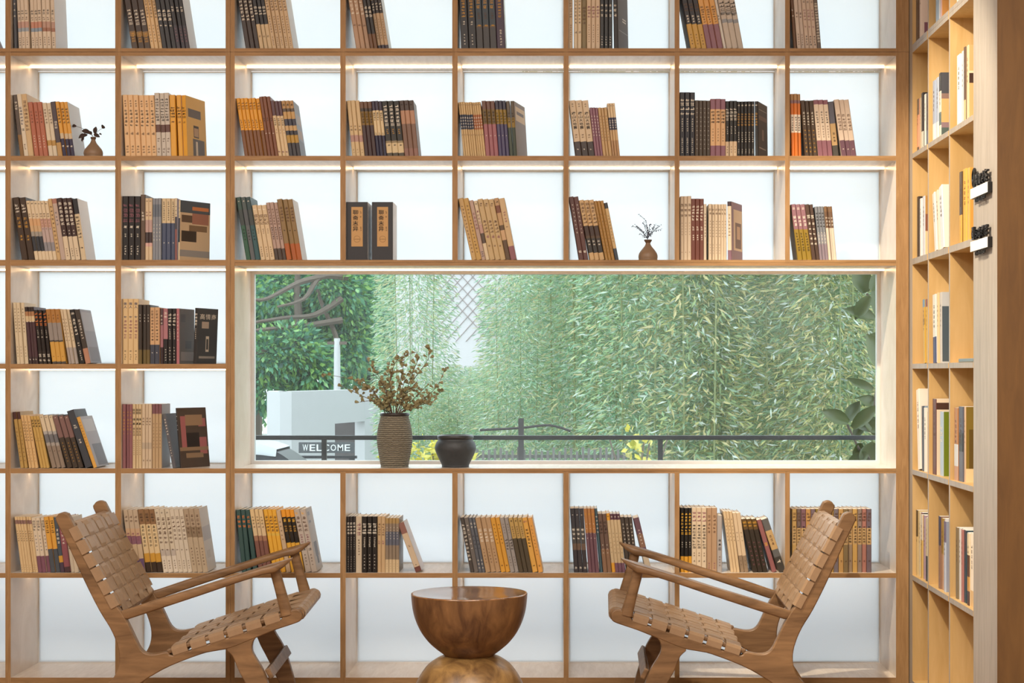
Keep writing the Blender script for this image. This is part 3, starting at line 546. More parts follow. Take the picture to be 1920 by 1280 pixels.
for n_, it in enumerate(ITEMS):
    g, op = it['g'], it['op']
    key = (it['r'], it['c'], it['gi'], bool(op), round(it['wd'], 5))
    yaw = math.radians(op.get('yaw', 0)); loc = Vector((it['x'], it['y'], it['z']))
    if key not in _geo:
        C, P, T = book_geo(it['wd'], it['ht'], it['dp'], g[4], g[5], op.get('cv'), it['r']*31+it['c']*7+it['gi'], op.get('art'))
        if op.get('ct'):
            q = op['ct']; cover_text(T, it['wd'], it['ht'], it['dp'], q[0], q[1], q[2], q[3], q[4], q[5], q[6])
        _geo[key] = [C, P, T, None]
    C, P, T, me = _geo[key]
    if n_ in SINGLE:
        kind = 'paperback'
        lab = f"{look(g[4])} {kind}, {ORD[it['i']]} from supporting upright, {SHELF[it['r']]}, {BAY[it['c']]}"
        t = thing('book', lab, 'book', loc, 0, 'paperbacks on the wall bookcase')
        t.rotation_mode = 'XYZ'; t.rotation_euler = (Matrix.Rotation(-yaw, 3, 'Z') @ Matrix.Rotation(-it['th'], 3, 'Y')).to_euler()
        if me is None:
            a = C.build('cover', M['print'], t, color=True); b = P.build('page_block', M['page'], t)
            c_ = T.build('print', M['ink'], t, color=True) if T.v else None
            if c_: c_['kind'] = 'stuff'
            _geo[key][3] = (a.data, b.data, c_.data if c_ else None)
        else:
            link('cover', me[0], t); link('page_block', me[1], t)
            if me[2]: link('print', me[2], t)['kind'] = 'stuff'
    else:
        for q, cc in ((C, None), (P, (.8, .77, .71, 1)), (T, None)):
            b = len(REST.v); REST.v += [tuple(xf(v, loc, it['th'], yaw)) for v in q.v]
            REST.f += [tuple(k+b for k in f) for f in q.f]; REST.c += [cc or c for c in q.c] ; REST.m += q.m
o = REST.build('paperbacks', M['print'], color=True)
tag(o, 'remaining thin and half hidden paperbacks ranged between the others on the wall bookcase', 'books', kind='stuff')
print('BOOKS', len(ITEMS), 'single', len(SINGLE))

# one paperback slumped against the end of a row, and the two boxed sets
def single_book(lab, x, y, z, wd, ht, dp, bands, title, th=0, yaw=0, cv=None, art=None, ct=None, cat='book', group=None, name='book', rotz=None, back=None, seed=3):
    C, P, T = book_geo(wd, ht, dp, bands, title, cv, seed, art, back)
    if ct: cover_text(T, wd, ht, dp, *ct)
    t = thing(name, lab, cat, (x, y, z), 0, group)
    t.rotation_euler = (Matrix.Rotation(-math.radians(yaw), 3, 'Z') @ Matrix.Rotation(-th, 3, 'Y')).to_euler()
    C.build('cover', M['print'], t, color=True); P.build('page_block', M['page'], t)
    if T.v: T.build('print', M['ink'], t, color=True)['kind'] = 'stuff'
    return t
single_book('cream and brown paperback slumped against the row beside it, sixth shelf down', X(779.5, .02), .02, Z(rows[6][0]), 11.5/DX, 97/DX, .14, '8a6058:.22 c9b59a:.9 6a4038', 'n.45-.5x2*.3 k.84-.88x1*.3', math.atan(.37), cv='dcdce4')
for k, (a, b, lab) in enumerate(((648.6, 689.7, 'black boxed book set with tan title label, standing against the upright'), (697.3, 737, 'black boxed book set with tan title label, standing clear of the upright'))):
    wd, ht, dp = (b-a)/DX, 109/DX, .15
    t = thing('boxed_book_set', lab, 'book', (X(a, .02), .018, Z(rows[3][0])), 0, 'boxed sets on the third shelf down')
    m = MB(); m.box(0, wd, 0, dp, 0, ht, lin('2b2b30')); m.c[3] = lin('e6e6ea'); m.build('case', M['print'], t, color=True, bevel=.0012)
    T = MB(); T.add([(wd*.25, -.0004, ht*.235), (wd*.77, -.0004, ht*.235), (wd*.77, -.0004, ht*.915), (wd*.25, -.0004, ht*.915)], [(0, 1, 2, 3)], lin('c39a66'))
    lb = T.build('title_label', M['ink'], t, color=True)
    T = MB(); title_geo('k.13-.51=聊斋志异', wd*.26, ht, -.0008, T, 4, wd*.31, .95); title_geo('k.15-.2x2 k.24-.27x1 k.42-.5x3', wd*.08, ht, -.0008, T, 4, wd*.64, .9)
    title_geo('k.63-.645x1', wd*.1, ht, -.0008, T, 9, wd*.37, .9); title_geo('k.63-.645x1', wd*.1, ht, -.0008, T, 11, wd*.47, .9); title_geo('k.63-.645x1', wd*.1, ht, -.0008, T, 13, wd*.56, .9)
    import math as _m
    cx_, cz_, R_ = wd*.51, ht*.363, wd*.15
    for q in range(24):
        a0, a1 = q*_m.pi/12, (q+1)*_m.pi/12
        T.add([(cx_+_m.cos(a0)*R_, -.0008, cz_+_m.sin(a0)*R_), (cx_+_m.cos(a1)*R_, -.0008, cz_+_m.sin(a1)*R_), (cx_+_m.cos(a1)*R_*.93, -.0008, cz_+_m.sin(a1)*R_*.93), (cx_+_m.cos(a0)*R_*.93, -.0008, cz_+_m.sin(a0)*R_*.93)], [(0, 1, 2, 3)], lin('6a4c30'))
    T.build('print', M['ink'], lb, color=True)['kind'] = 'stuff'

# ------------------------------------------------------------------ side bookcase, pillar, signs
SIDE = thing('side_bookcase', 'narrow oak bookcase of thin dividers set at right angles in the corner', 'bookcase')
SD = .30; BAYY = [-.06, -.35, -.70, -1.05]
def sboard(name, y0, y1, z0, z1, x0=XR, x1=XR+SD):
    m = MB(); m.box(x0, x1, y0, y1, min(z0, z1), max(z0, z1)); m.m = [0, 0, 0, 0, 0, 1]
    return m.build(name, [M['side_oak'], M['oak_cool_daylit']], SIDE)
sboard('end_post', -.06, -.0006, 0, ZTOP)
for k in (1, 2): sboard('divider', BAYY[k], BAYY[k]+.016, .02, ZTOP, XR+.0015)
m = MB(); m.box(XR+SD, XR+SD+.012, -1.05, -.001, 0, ZTOP); m.build('back_board', M['side_oak'], SIDE)
for r, (a, b) in enumerate(rows):
    for (p, q) in (((90, 97.3), (97.7, 105)) if r == 1 else ((a, b),)):
        for k in range(3):
            y1 = BAYY[k]; y0 = BAYY[k+1]+(.016 if k < 2 else 0)
            sboard('shelf_board', y0+.0002, y1-.0002, Z(p), Z(q), XR-.001)
m = MB(); m.box(XR, 1.62, -1.36, -1.0505, 0, 3.3); m.m = [0, 0, 0, 0, 0, 1]
struct('pillar', m, [M['pillar_oak_dim'], M['oak_cool_daylit']], 'oak clad pillar closing the side bookcase')

SIDEROW = {1: 'top side shelf', 2: 'second side shelf', 3: 'third side shelf', 4: 'fourth side shelf', 5: 'fifth side shelf', 6: 'sixth side shelf'}
SBAY = {1: 'corner compartment', 2: 'middle compartment', 3: 'compartment by pillar'}
MAGS = [  # shelf, compartment, gap from divider, [(thickness, height, colours, lean)], last cover, art
 (1,1,0,[(.045,.25,'5a4434',0),(.03,.27,'e4d4c8:.12 d8a890:.25 e4d4c8',0)],'ead8cc',[(.0,.9,.1,.28,'c8a080'),(.05,.9,.74,.98,'8a5c6c'),(.2,.5,.62,.68,'4a3a30')]),
 (1,2,.065,[(.03,.24,'8ea4bc',0),(.03,.24,'e0e4ea',0),(.014,.23,'3c3a34',0),(.02,.23,'c8a8a8',0)],'d89c58',[(.0,.6,.2,.5,'e8b878')]),
 (1,3,.05,[(.05,.22,'f0e8dc',0),(.02,.2,'d08a2c',0)],'d98c28',None),
 (2,1,.02,[(.03,.2,'6a5c50:.3 d0967a:.9 5a4a40',0),(.02,.2,'b8a890',0),(.03,.21,'3a302c:.65 d0c4b0',0),(.03,.21,'2a2626:.68 c8c4b8',0),(.03,.2,'dcdcd8',0),(.025,.2,'70788c',0),(.04,.195,'3e3028:.7 5a6070',0)],'4a3a30',None),
 (2,2,.012,[(.04,.22,'9aa6bc:.7 e4e2e2',0),(.035,.225,'a8b2c4:.7 e0dcd8',0),(.03,.23,'33343a:.3 d8ccbc:.55 4a4a50:.85 d8ccbc',0),(.03,.23,'2a2c30:.28 d8ccbc:.6 5a6a68:.8 d8ccbc',0)],'d2aa74',[(0,1,0,.32,'4a4c54'),(0,1,.32,.4,'8a7068'),(0,1,.76,.84,'8a747c'),(0,1,.84,1,'50605f')]),
 (2,3,.055,[(.05,.24,'eae6e2',0),(.025,.245,'b8bcc4',0),(.022,.245,'5a4032:.7 c8a880',0),(.022,.25,'5a4436:.7 c8a880',0),(.03,.25,'c8b494',0)],'e0b47c',[(0,1,.34,.37,'e8d8b8'),(0,1,.37,.5,'4a342c')]),
 (3,1,.02,[(.03,.23,'3a302a',0),(.03,.22,'dedcdc',0),(.04,.225,'c8ccd8',0)],'ecc8a0',[(0,1,0,.3,'b88c50'),(0,1,.3,.58,'8a5a44'),(.1,.5,.12,.25,'4a3a2c')]),
 (3,2,.03,[(.035,.215,'d4d2d0',.22),(.03,.22,'dcc8b4',.2),(.035,.22,'c8ccd6',.19),(.05,.225,'d6d8e0',.17)],'f0e2d2',None),
 (3,3,.09,[(.035,.24,'4a3c30:.6 d09a3c',0),(.05,.245,'dca446',0),(.03,.235,'b8b0a8',0),(.03,.24,'d8a050',0)],'e2a850',[(.2,.6,.4,.52,'8a5a28')]),
 (4,1,.14,[(.03,.235,'6a88a0:.12 b8903c:.3 9a7830:.4 c09a40',.08),(.025,.235,'7a4a50:.12 c09a48',.08),(.05,.24,'e6e2da:.6 c0a068',.03)],'c8a870',None),
 (4,2,.02,[(.05,.245,'d2d2ce:.62 2e3866',.05),(.025,.25,'d8b88a',.04),(.03,.25,'b8b4b0',.03)],'bcc0c4',[(0,.35,.2,.98,'4a5864'),(.45,.9,.12,.5,'6a6e74')]),
 (5,1,.0,[(.05,.30,'ece0d4',.13),(.03,.24,'46505e',.03),(.03,.24,'7a8ea0',.03),(.04,.235,'e4dcd0',.02),(.02,.22,'c8905c',0),(.035,.215,'dcdcd8:.2 8a6a74:.5 3c6068',0)],'e8d8c0',[(.1,.8,.1,.45,'8a6a72'),(.1,.8,.55,.98,'4a8088')]),
 (5,2,.01,[(.06,.27,'5a302c',0)],'e4d2ba',[(.0,.6,.05,.14,'4a3026'),(.6,1,.08,.14,'b08a3c')]),
 (5,3,.012,[(.05,.245,'a8764c:.5 c8ccd0:.8 b89078',0),(.06,.25,'4c5060:.35 2c3034:.6 5a5c68',0),(.02,.25,'c8a888',0)],'8c7430',[(.05,1,.3,.82,'6a5424'),(.3,.8,.38,.8,'b88c50'),(0,1,.82,1,'ecd2a2')]),
 (6,1,.0,[(.03,.245,'4a3c28:.4 c8b080',0),(.025,.24,'cfc0a0',0),(.03,.24,'7a5a6a:.3 cfb890:.6 38393c',0),(.03,.235,'d0c8b8:.4 c8a860',0),(.03,.235,'a890a0',0),(.03,.23,'b8988a',0),(.025,.23,'c0b498:.6 3a4048',0),(.03,.225,'3c5460:.5 c0a488:.6 343c48',0)],'c0b4a0',None),
 (6,2,.11,[(.03,.255,'34344a:.4 8a6a58',0),(.03,.25,'9a7c34:.5 b08868',0),(.025,.25,'c0bcc4',0),(.03,.245,'6a6078:.3 b8c0d0',0)],'98a0b4',None),
 (6,3,.035,[(.03,.24,'7a6a50',0),(.025,.24,'d0ccc8',0),(.025,.24,'9aa09a',0),(.025,.24,'a8706a',0),(.03,.24,'3c4048:.3 2c4450',0),(.03,.235,'c8ccd0:.5 4a5058',0),(.03,.235,'d8c8a8:.3 5a3c2c:.6 c09048:.8 4a302c',0),(.04,.24,'f0e4d2:.78 dcb884',0)],'f4e6d4',[(0,1,.78,1,'e0bc88'),(.4,.9,.86,.88,'8a5a40'),(.4,.9,.92,.94,'8a5a40')]),
]
for (r, b, gap, lst, cv, art) in MAGS:
    y = BAYY[b-1]-gap-.002; zb = Z(rows[r][0]); maxl = 0
    if lst[0][3]: y -= max(0, lst[0][1]*lst[0][3]-gap)
    for i, (tw, ht, bands, lean) in enumerate(lst):
        last = i == len(lst)-1
        ht *= .95
        th = math.atan(lean)
        if i: y -= max(0, lean-lst[i-1][3])*ht+.0005
        t = single_book(f"{look(bands)} magazine, {ORD[i]} from its divider, {SIDEROW[r]}, {SBAY[b]}", XR+.012+.004*(i % 3), y, zb, tw, ht, .19, bands, 'n.15-.5x5*.35', cv=cv if last else None, art=art if last else None, cat='magazine', group='magazines in the side bookcase', name='magazine', seed=r*9+b+i, yaw=0)
        t.rotation_euler = (Matrix.Rotation(-math.pi/2, 3, 'Z') @ Matrix.Rotation(-th, 3, 'Y')).to_euler()
        y -= tw*math.cos(th)+(tw*math.sin(th)*lean)
# the green picture book in front of the maroon one and the magazine lying flat
t = single_book('green picture book with a red title, standing in the middle compartment', XR+.02, -.45, Z(rows[5][0]), .05, .215, .17, 'a8b8c8', 'w.2-.5x3', cv='6c7c20', art=[(.22,.98,.24,.78,'e8c090'),(.22,.98,.46,.52,'c8783c'),(.22,.98,.52,.58,'60706c'),(.22,.98,.6,.68,'4c5c34'),(.3,.98,.68,.76,'d8945c'),(.22,.42,.08,.2,'f0dcc8'),(.5,.7,.24,.34,'7a5c6a')], ct=('会',.3,.5,.84,.94,'e8a088',0), cat='magazine', group='magazines in the side bookcase', name='picture_book')
t.rotation_euler = (0, 0, -math.pi/2)
t = single_book('slate magazine lying flat on the fourth side shelf', XR+.01, -.80, Z(rows[4][0])+.0, .012, .21, .15, '6c7c86', '', cat='magazine', name='magazine', group='magazines in the side bookcase')
t.rotation_euler = (Matrix.Rotation(-math.pi/2, 3, 'Z') @ Matrix.Rotation(math.pi/2, 3, 'Y')).to_euler(); t.location = (XR+.008, -.80, Z(rows[4][0])+.0122)

def wall_sign(lab, zt, n, ring):
    t = thing('wall_sign', lab, 'sign', (XR, -1.302, zt))
    d = .0155
    m = MB(); m.box(-d+.0015, -.0001, 0, .225, -.031, 0); m.build('sign_box', M['black'], t, bevel=.001)
    m = MB(); m.box(-d, -d+.0013, .0005, .2245, -.0305, -.0005); m.build('light_face', plain('sign_face', 'eef0f2', .3), t)
    rg = random.Random(n)
    def letter(y0, wd, z0, ht, q, dep=.008):
        m = MB()
        for (a, b, c, e) in q: m.box(-d+.001, -d+.001+dep, y0-(b+.5)*wd, y0-(a+.5)*wd, z0+(c+.5)*ht, z0+(e+.5)*ht)
        m.build('letter', M['black'], t)
    y = .218
    if ring:
        m = MB(); pts = [(-d+.005, .192+.024*math.cos(a*math.pi/12), .03+.028*math.sin(a*math.pi/12)) for a in range(25)]
        m.tube(pts, .0035, 6); m.tube([(-d+.005, .192, .004), (-d+.005, .192, .056)], .003, 6); m.tube([(-d+.005, .172, .03), (-d+.005, .192, .045), (-d+.005, .212, .03)], .0028, 6); m.build('emblem', M['black'], t)
        y = .165
    wd = (y-.004)/n
    for k in range(n):
        letter(y-k*wd, wd*.86, .001, .052 if (k == 0 and not ring) else .04, PSEUDO[rg.randrange(26)]+PSEUDO[rg.randrange(26)])
    m = MB()
    for k in range(12):
        for (a, b, c, e) in PSEUDO[k]: m.box(-d+.002, -d+.006, .045+k*.011+(a+.5)*.01, .045+k*.011+(b+.5)*.01, -.046+(c+.5)*.014, -.046+(e+.5)*.014)
    m.build('small_lettering', M['black'], t)
wall_sign('upper pillar sign of black cut letters with a ring emblem on a white bar', 1.17+(700-340)*5.298/F, 4, True)
wall_sign('lower pillar sign of black cut letters without emblem on a white bar', 1.17+(700-443)*5.298/F, 5, False)

# ------------------------------------------------------------------ lounge chairs
CS = 582.0
def zc(a, b): return ((90+a/3.556-340)/CS, 1.17-(920+b/3.556-700)/CS)
HW = .27
def ribbon(path, wvec, nrm, wd, th, name, mat, parent):
    """path: 3D points, nrm: normals per point, wvec: constant width direction"""
    V = []; Fc = []
    for p, n in zip(path, nrm):
        p = Vector(p); n = Vector(n)
        for sw, sn in ((-1, -1), (1, -1), (1, 1), (-1, 1)): V.append(p+Vector(wvec)*sw*wd/2+n*sn*th/2)
    for i in range(len(path)-1):
        for k in range(4): Fc.append((i*4+k, i*4+(k+1) % 4, (i+1)*4+(k+1) % 4, (i+1)*4+k))
    Fc.append((3, 2, 1, 0)); e = (len(path)-1)*4; Fc.append((e, e+1, e+2, e+3))
    return mk(name, V, Fc, mat, parent)
def loft(secs, n=12, pw=3.0):
    """secs: (centre, axis_a, axis_b, half_a, half_b); superellipse sections"""
    V = []; Fc = []
    for (c, a, b, ha, hb) in secs:
        for k in range(n):
            t = 2*math.pi*k/n; ct, st = math.cos(t), math.sin(t)
            V.append(Vector(c)+Vector(a)*ha*math.copysign(abs(ct)**(2/pw), ct)+Vector(b)*hb*math.copysign(abs(st)**(2/pw), st))
    for i in range(len(secs)-1):
        for k in range(n): Fc.append((i*n+k, i*n+(k+1) % n, (i+1)*n+(k+1) % n, (i+1)*n+k))
    Fc.append(tuple(range(n))[::-1]); e = (len(secs)-1)*n; Fc.append(tuple(e+k for k in range(n)))
    return V, Fc

def make_chair():
    t = thing('lounge_chair', 'x', 'chair')
    A = [(46,195),(52,165),(68,146),(90,139),(114,146),(135,168),(215,335),(300,510),(400,700),(470,795),(520,880),(565,975),(600,1045),(640,1078),(700,1082),(780,1068),(815,1092),(1000,1035),(1250,952),(1500,872),(1535,850),(1560,812),(1620,788),(1650,793),(1670,818),(1672,845),(1655,870),(1600,892),(1500,925),(1350,985),(1200,1045),(1090,1066),(1000,1086),(800,1162),(660,1238),(560,1310),(420,1440),(300,1560),(235,1639),(160,1639),(200,1560),(280,1430),(370,1295),(425,1235),(455,1170),(462,1090),(442,1000),(400,905),(330,790),(235,600),(120,345)]
    poly = catmull([zc(*p) for p in A], 3, True)
    leg = catmull([zc(*p) for p in [(1170,1050),(1210,1100),(1250,1195),(1300,1290),(1390,1480),(1460,1638),(1530,1638),(1500,1480),(1450,1300),(1408,1190),(1360,1110),(1338,1060),(1345,1005),(1370,960),(1260,990)]], 3, True)
    rail = [zc(*p) for p in [(770,1056),(1000,982),(1250,903),(1560,806),(1572,838),(1250,935),(1000,1012),(785,1084)]]
    for sgn in (-1, 1):
        y = HW*sgn
        m = MB(); m.prism(poly, y-.018, y+.018); autosmooth(m.build('side_frame', M['teak'], t, bevel=.005), 50)
        m = MB(); m.prism(leg, y-.017, y+.017); autosmooth(m.build('front_leg', M['teak'], t, bevel=.005), 50)
        m = MB(); m.prism(rail, y-.013, y+.013); m.build('seat_rail', M['teak'], t, bevel=.004)
        # arm: a paddle that rises forward, widest near the front, pointed tip
        secs = []
        for (zx, top, bot, b, yo) in [(476,795,850,.014,0),(520,782,852,.016,.003),(700,722,792,.020,.010),(1000,632,692,.028,.016),(1250,552,606,.036,.020),(1420,500,552,.043,.018),(1500,477,540,.043,.014),(1550,462,508,.034,.012),(1585,452,478,.020,.010),(1606,445,455,.005,.008)]:
            (u, zt), (_, zb_) = zc(zx, top), zc(zx, bot)
            secs.append(((u, y+sgn*yo, (zt+zb_)/2), (0, 1, 0), (0, 0, 1), b, (zt-zb_)/2))
        V, Fc = loft(secs, 20, 4.5); autosmooth(mk('armrest', V, Fc, M['teak'], t), 45)
        secs = []
        for (zx, zy, h) in [(1487,512,.016),(1500,570,.0165),(1530,680,.017),(1560,790,.019),(1568,830,.020)]:
            u, z = zc(zx, zy); secs.append(((u, y+sgn*.008, z), (1, 0, .25), (0, 1, 0), h, .015))
        V, Fc = loft(secs, 12, 2.6); autosmooth(mk('arm_post', V, Fc, M['teak'], t), 45)
    # cross bars
    P0, P1 = Vector(zc(158, 205)), Vector(zc(475, 805)); sdir = (P1-P0).normalized(); L = (P1-P0).length
    nd = Vector((-sdir.y, sdir.x)); nd = nd if nd.x > 0 else -nd
    def bk(s, n, y): p = P0+sdir*s+nd*n; return Vector((p.x, y, p.y))
    N3 = Vector((nd.x, 0, nd.y)); S3 = Vector((sdir.x, 0, sdir.y))
    def bar(name, p, r):
        m = MB(); m.tube([(p.x, -HW, p.z), (p.x, HW, p.z)], r, 14); autosmooth(m.build(name, M['teak'], t))
    bar('top_rail', bk(.012, -.016, 0), .013); bar('lower_back_rail', bk(L-.005, -.016, 0), .013)
    R0, R1 = Vector(zc(800, 1048)), Vector(zc(1560, 806)); qd = (R1-R0).normalized(); LS = (R1-R0).length
    qn = Vector((-qd.y, qd.x)); qn = qn if qn.y > 0 else -qn
    def se(s, n, y): p = R0+qd*s+qn*n; return Vector((p.x, y, p.y))
    Q3 = Vector((qd.x, 0, qd.y)); QN = Vector((qn.x, 0, qn.y))
    bar('rear_seat_rail', se(.008, -.014, 0), .012); bar('front_seat_rail', se(LS+.035, -.022, 0), .019)
    u, z = zc(1445, 1228); m = MB(); m.box(u-.018, u+.018, -HW+.016, HW-.016, z-.008, z+.008)
    for i, v in enumerate(m.v):                                   # stretcher board, tilted like the legs
        du, dz = v[0]-u, v[2]-z; a = math.radians(-62); m.v[i] = (u+du*math.cos(a)-dz*math.sin(a), v[1], z+du*math.sin(a)+dz*math.cos(a))
    m.build('stretcher', M['teak'], t, bevel=.004)
    nv, nh, th = 7, 6, .0028
    inner = HW-.02; pitch = 2*inner/nv; ys = [-inner+pitch*(k+.5) for k in range(nv)]
    sh = [.036+.049*i for i in range(nh)]
    amp = .0032
    for j, y in enumerate(ys):                                     # back, running straps over the top rail
        path = [bk(.05, -.033, y), bk(.012, -.031, y), bk(-.004, -.016, y), bk(.006, -.001, y)]; nr = [-N3, -N3, -S3, (N3-S3*.5).normalized()]
        for i, s in enumerate(sh):
            n = .002+amp*(1 if (i+j) % 2 else -1)
            for ds in (-.014, 0, .014): path.append(bk(s+ds, n, y)); nr.append(N3)
        path += [bk(L+.0, .0, y), bk(L+.01, -.016, y), bk(L-.005, -.032, y)]; nr += [N3, S3, -N3]
        ribbon(path, (0, 1, 0), nr, pitch-.006, th, 'strap', M['leather'], t)
    for i, s in enumerate(sh):                                     # back, cross straps round the posts
        path, nr = [], []
        for sgn in (-1, 1):
            o = HW+.0205
            pts = [(sgn*o, -.022, (0, sgn, 0)), (sgn*o, -.001, (0, sgn, 0)), (sgn*(HW+.012), .0045, (N3+Vector((0, sgn*.6, 0))).normalized()), (sgn*(HW-.012), .005, N3)]
            q = [(bk(s, n, y), Vector(nn)) for (y, n, nn) in pts]
            if sgn < 0:
                for p in q: path.append(p[0]); nr.append(p[1])
                for j, y in enumerate(ys):
                    n = .002-amp*(1 if (i+j) % 2 else -1)
                    for dy in (-.022, 0, .022): path.append(bk(s, n, y+dy)); nr.append(N3)
            else:
                for p in q[::-1]: path.append(p[0]); nr.append(p[1])
        ribbon(path, S3, nr, .044, th, 'strap', M['leather'], t)
    ss = [.028+.062*i for i in range(6)]
    for j, y in enumerate(ys):                                     # seat, running straps over the front rail
        path = [se(.03, -.03, y), se(.004, -.028, y), se(-.008, -.014, y), se(.004, 0, y)]; nr = [-QN, -QN, -Q3, QN]
        for i, s in enumerate(ss):
            n = .002+amp*(1 if (i+j) % 2 else -1)
            for ds in (-.018, 0, .018): path.append(se(s+ds, n, y)); nr.append(QN)
        c = se(LS+.035, -.022, y); R_ = .021
        for a in (80, 50, 20, -10, -40, -70):
            d = Q3*math.cos(math.radians(a))+QN*math.sin(math.radians(a)); path.append(c+d*R_); nr.append(d)
        path.append(se(LS-.02, -.045, y)); nr.append(-QN)
        ribbon(path, (0, 1, 0), nr, pitch-.006, th, 'strap', M['leather'], t)
    for i, s in enumerate(ss):
        path, nr = [], []
        for sgn in (-1, 1):
            o = HW+.0195
            q = [(se(s, -.030, sgn*(HW-.004)), -QN), (se(s, -.029, sgn*(HW+.016)), -QN), (se(s, -.022, sgn*o), Vector((0, sgn, 0))), (se(s, -.004, sgn*o), Vector((0, sgn, 0))), (se(s, .003, sgn*(HW+.012)), QN), (se(s, .004, sgn*(HW-.01)), QN)]
            if sgn < 0:
                for p in q: path.append(p[0]); nr.append(p[1])
                for j, y in enumerate(ys):
                    n = .002-amp*(1 if (i+j) % 2 else -1)
                    for dy in (-.022, 0, .022): path.append(se(s, n, y+dy)); nr.append(QN)
            else:
                for p in q[::-1]: path.append(p[0]); nr.append(p[1])
        ribbon(path, Q3, nr, .050, th, 'strap', M['leather'], t)
    return t
def copy_tree(o):
    c = o.copy(); COL.objects.link(c)
    for ch in o.children:
        k = ch.copy(); COL.objects.link(k); k.parent = c
        for g in ch.children:
            q = g.copy(); COL.objects.link(q); q.parent = k
    return c
ch1 = make_chair()
YC = -.43
tag(ch1, 'teak lounge chair with woven tan leather straps, facing the pillar corner', 'chair', 'woven leather lounge chairs')
ch1.location = (-730/CS, YC, 0); ch1.rotation_euler = (0, 0, math.radians(2.2))
ch2 = copy_tree(ch1)
tag(ch2, 'teak lounge chair with woven tan leather straps, its back towards the pillar corner', 'chair', 'woven leather lounge chairs')
ch2.location = (298.5/CS, YC, 0); ch2.rotation_euler = (0, 0, math.pi+math.radians(-1))

# ------------------------------------------------------------------ hourglass stool
SY = -.8; SS = F/(D+SY)
st = thing('hourglass_stool', 'hourglass side table turned from solid brown wood', 'side table', ((880-CX)/SS, SY, 0))
def sp_(r, py): return (r/SS, CZ-(py-CY)/SS)
bowl = catmull([sp_(44,1229),sp_(50,1224),sp_(63,1214),sp_(77,1201),sp_(91,1182),sp_(101,1160),sp_(106.5,1138),sp_(109,1113)], 4)
m = MB(); m.lathe(bowl, 64); autosmooth(m.build('bowl', M['stool'], st), 60)
top = [sp_(109, 1113), sp_(108.6, 1111.4), sp_(107.3, 1110.8), sp_(104, 1111.2), sp_(60, 1111.2), sp_(.1, 1111.2)]
m = MB(); m.lathe(top, 64); autosmooth(m.build('top', M['stool_top'], st), 60)
zf = CY+CZ*SS
base = catmull([sp_(80, zf), sp_(100, zf-8), sp_(108,zf-50),(sp_(108,1315)),sp_(101,1282),sp_(82,1250),sp_(62,1234),sp_(47,1227.5)], 4)
m = MB(); m.lathe(base, 64); autosmooth(m.build('base', M['stool_low'], st), 60)

# ------------------------------------------------------------------ pots, vases, dried stems
def pot(name, lab, cat, px, py, y, prof, mat, rim=None, rimmat=None, bump=None):
    s = F/(D+y); t = thing(name, lab, cat, (X(px, y), y, Z(py, 0) if False else BASEZ))
    m = MB(); m.lathe(catmull([(r/s, h/s) for r, h in prof], 4), 48); autosmooth(m.build('body', mat, t), 60)
    if rim: m = MB(); m.lathe(catmull([(r/s, h/s) for r, h in rim], 3), 48); autosmooth(m.build('rim', rimmat, t), 60)
    return t
def ribbed(name, dark, light, freq):
    m, nt, N, L, p = newmat(name)
    tc = N.new('ShaderNodeTexCoord'); wv = N.new('ShaderNodeTexWave'); wv.bands_direction = 'Z'; wv.inputs['Scale'].default_value = freq; wv.inputs['Distortion'].default_value = 3; wv.inputs['Detail'].default_value = 4; wv.inputs['Detail Scale'].default_value = 3
    L.new(tc.outputs['Object'], wv.inputs[0])
    cr = N.new('ShaderNodeValToRGB'); cr.color_ramp.elements[0].color = lin(dark); cr.color_ramp.elements[1].color = lin(light)
    L.new(wv.outputs['Fac'], cr.inputs[0]); L.new(cr.outputs[0], p.inputs['Base Color']); p.inputs['Roughness'].default_value = .8
    b = N.new('ShaderNodeBump'); b.inputs['Strength'].default_value = .8; b.inputs['Distance'].default_value = .004; L.new(wv.outputs['Fac'], b.inputs['Height']); L.new(b.outputs[0], p.inputs['Normal'])
    return m
BASEZ = Z(rows[5][0])+.0002
pot('ribbed_vase', 'tall ribbed grey-brown stoneware vase on the window sill', 'vase', 740, 874, .10,
    [(.1,0),(24,0),(26,3),(30,24),(33,46),(33,62),(30,80),(26.5,94),(26,98),(22,98),(20,90),(.1,60)], ribbed('ribbed_stoneware', '5c584e', '918a78', 42),
    [(22,96),(26.5,95.5),(28,98.5),(26.5,101),(22,101),(21,98)], plain('dark_glaze', '2c2624', .4))
pot('squat_jar', 'squat charcoal stoneware jar standing beside the ribbed vase', 'jar', 854, 874, .10,
    [(.1,0),(23.5,0),(26,5),(36,26),(38.6,36),(36.5,45),(32.5,51),(32,54),(29,54),(28,48),(.1,20)], plain('charcoal_stoneware', '383c40', .55, noise=.2, scale=60, bump=.1),
    [(29,53),(32.5,52.5),(34.5,56),(33.5,59.5),(30,60),(28.5,56)], plain('charcoal_rim', '35373a', .35))
clay = plain('brown_clay', '8a7058', .45, noise=.12, scale=50)
clay_d = plain('brown_clay_lip', '5e4632', .5)
BASEZ = Z(rows[2][0])+.0002
pot('bud_vase', 'small brown clay bud vase with curled dark leaves', 'vase', 175, 291, .05,
    [(.1,0),(15.5,0),(17,3),(17.7,8),(16,14),(11,20.5),(6.5,26),(4.2,31),(3.6,34),(2.6,34),(2.4,30),(.1,24)], clay, [(2.6,33),(4,33.5),(5.2,37),(4.2,38),(2.6,35.5)], clay_d)
BASEZ = Z(rows[3][0])+.0002
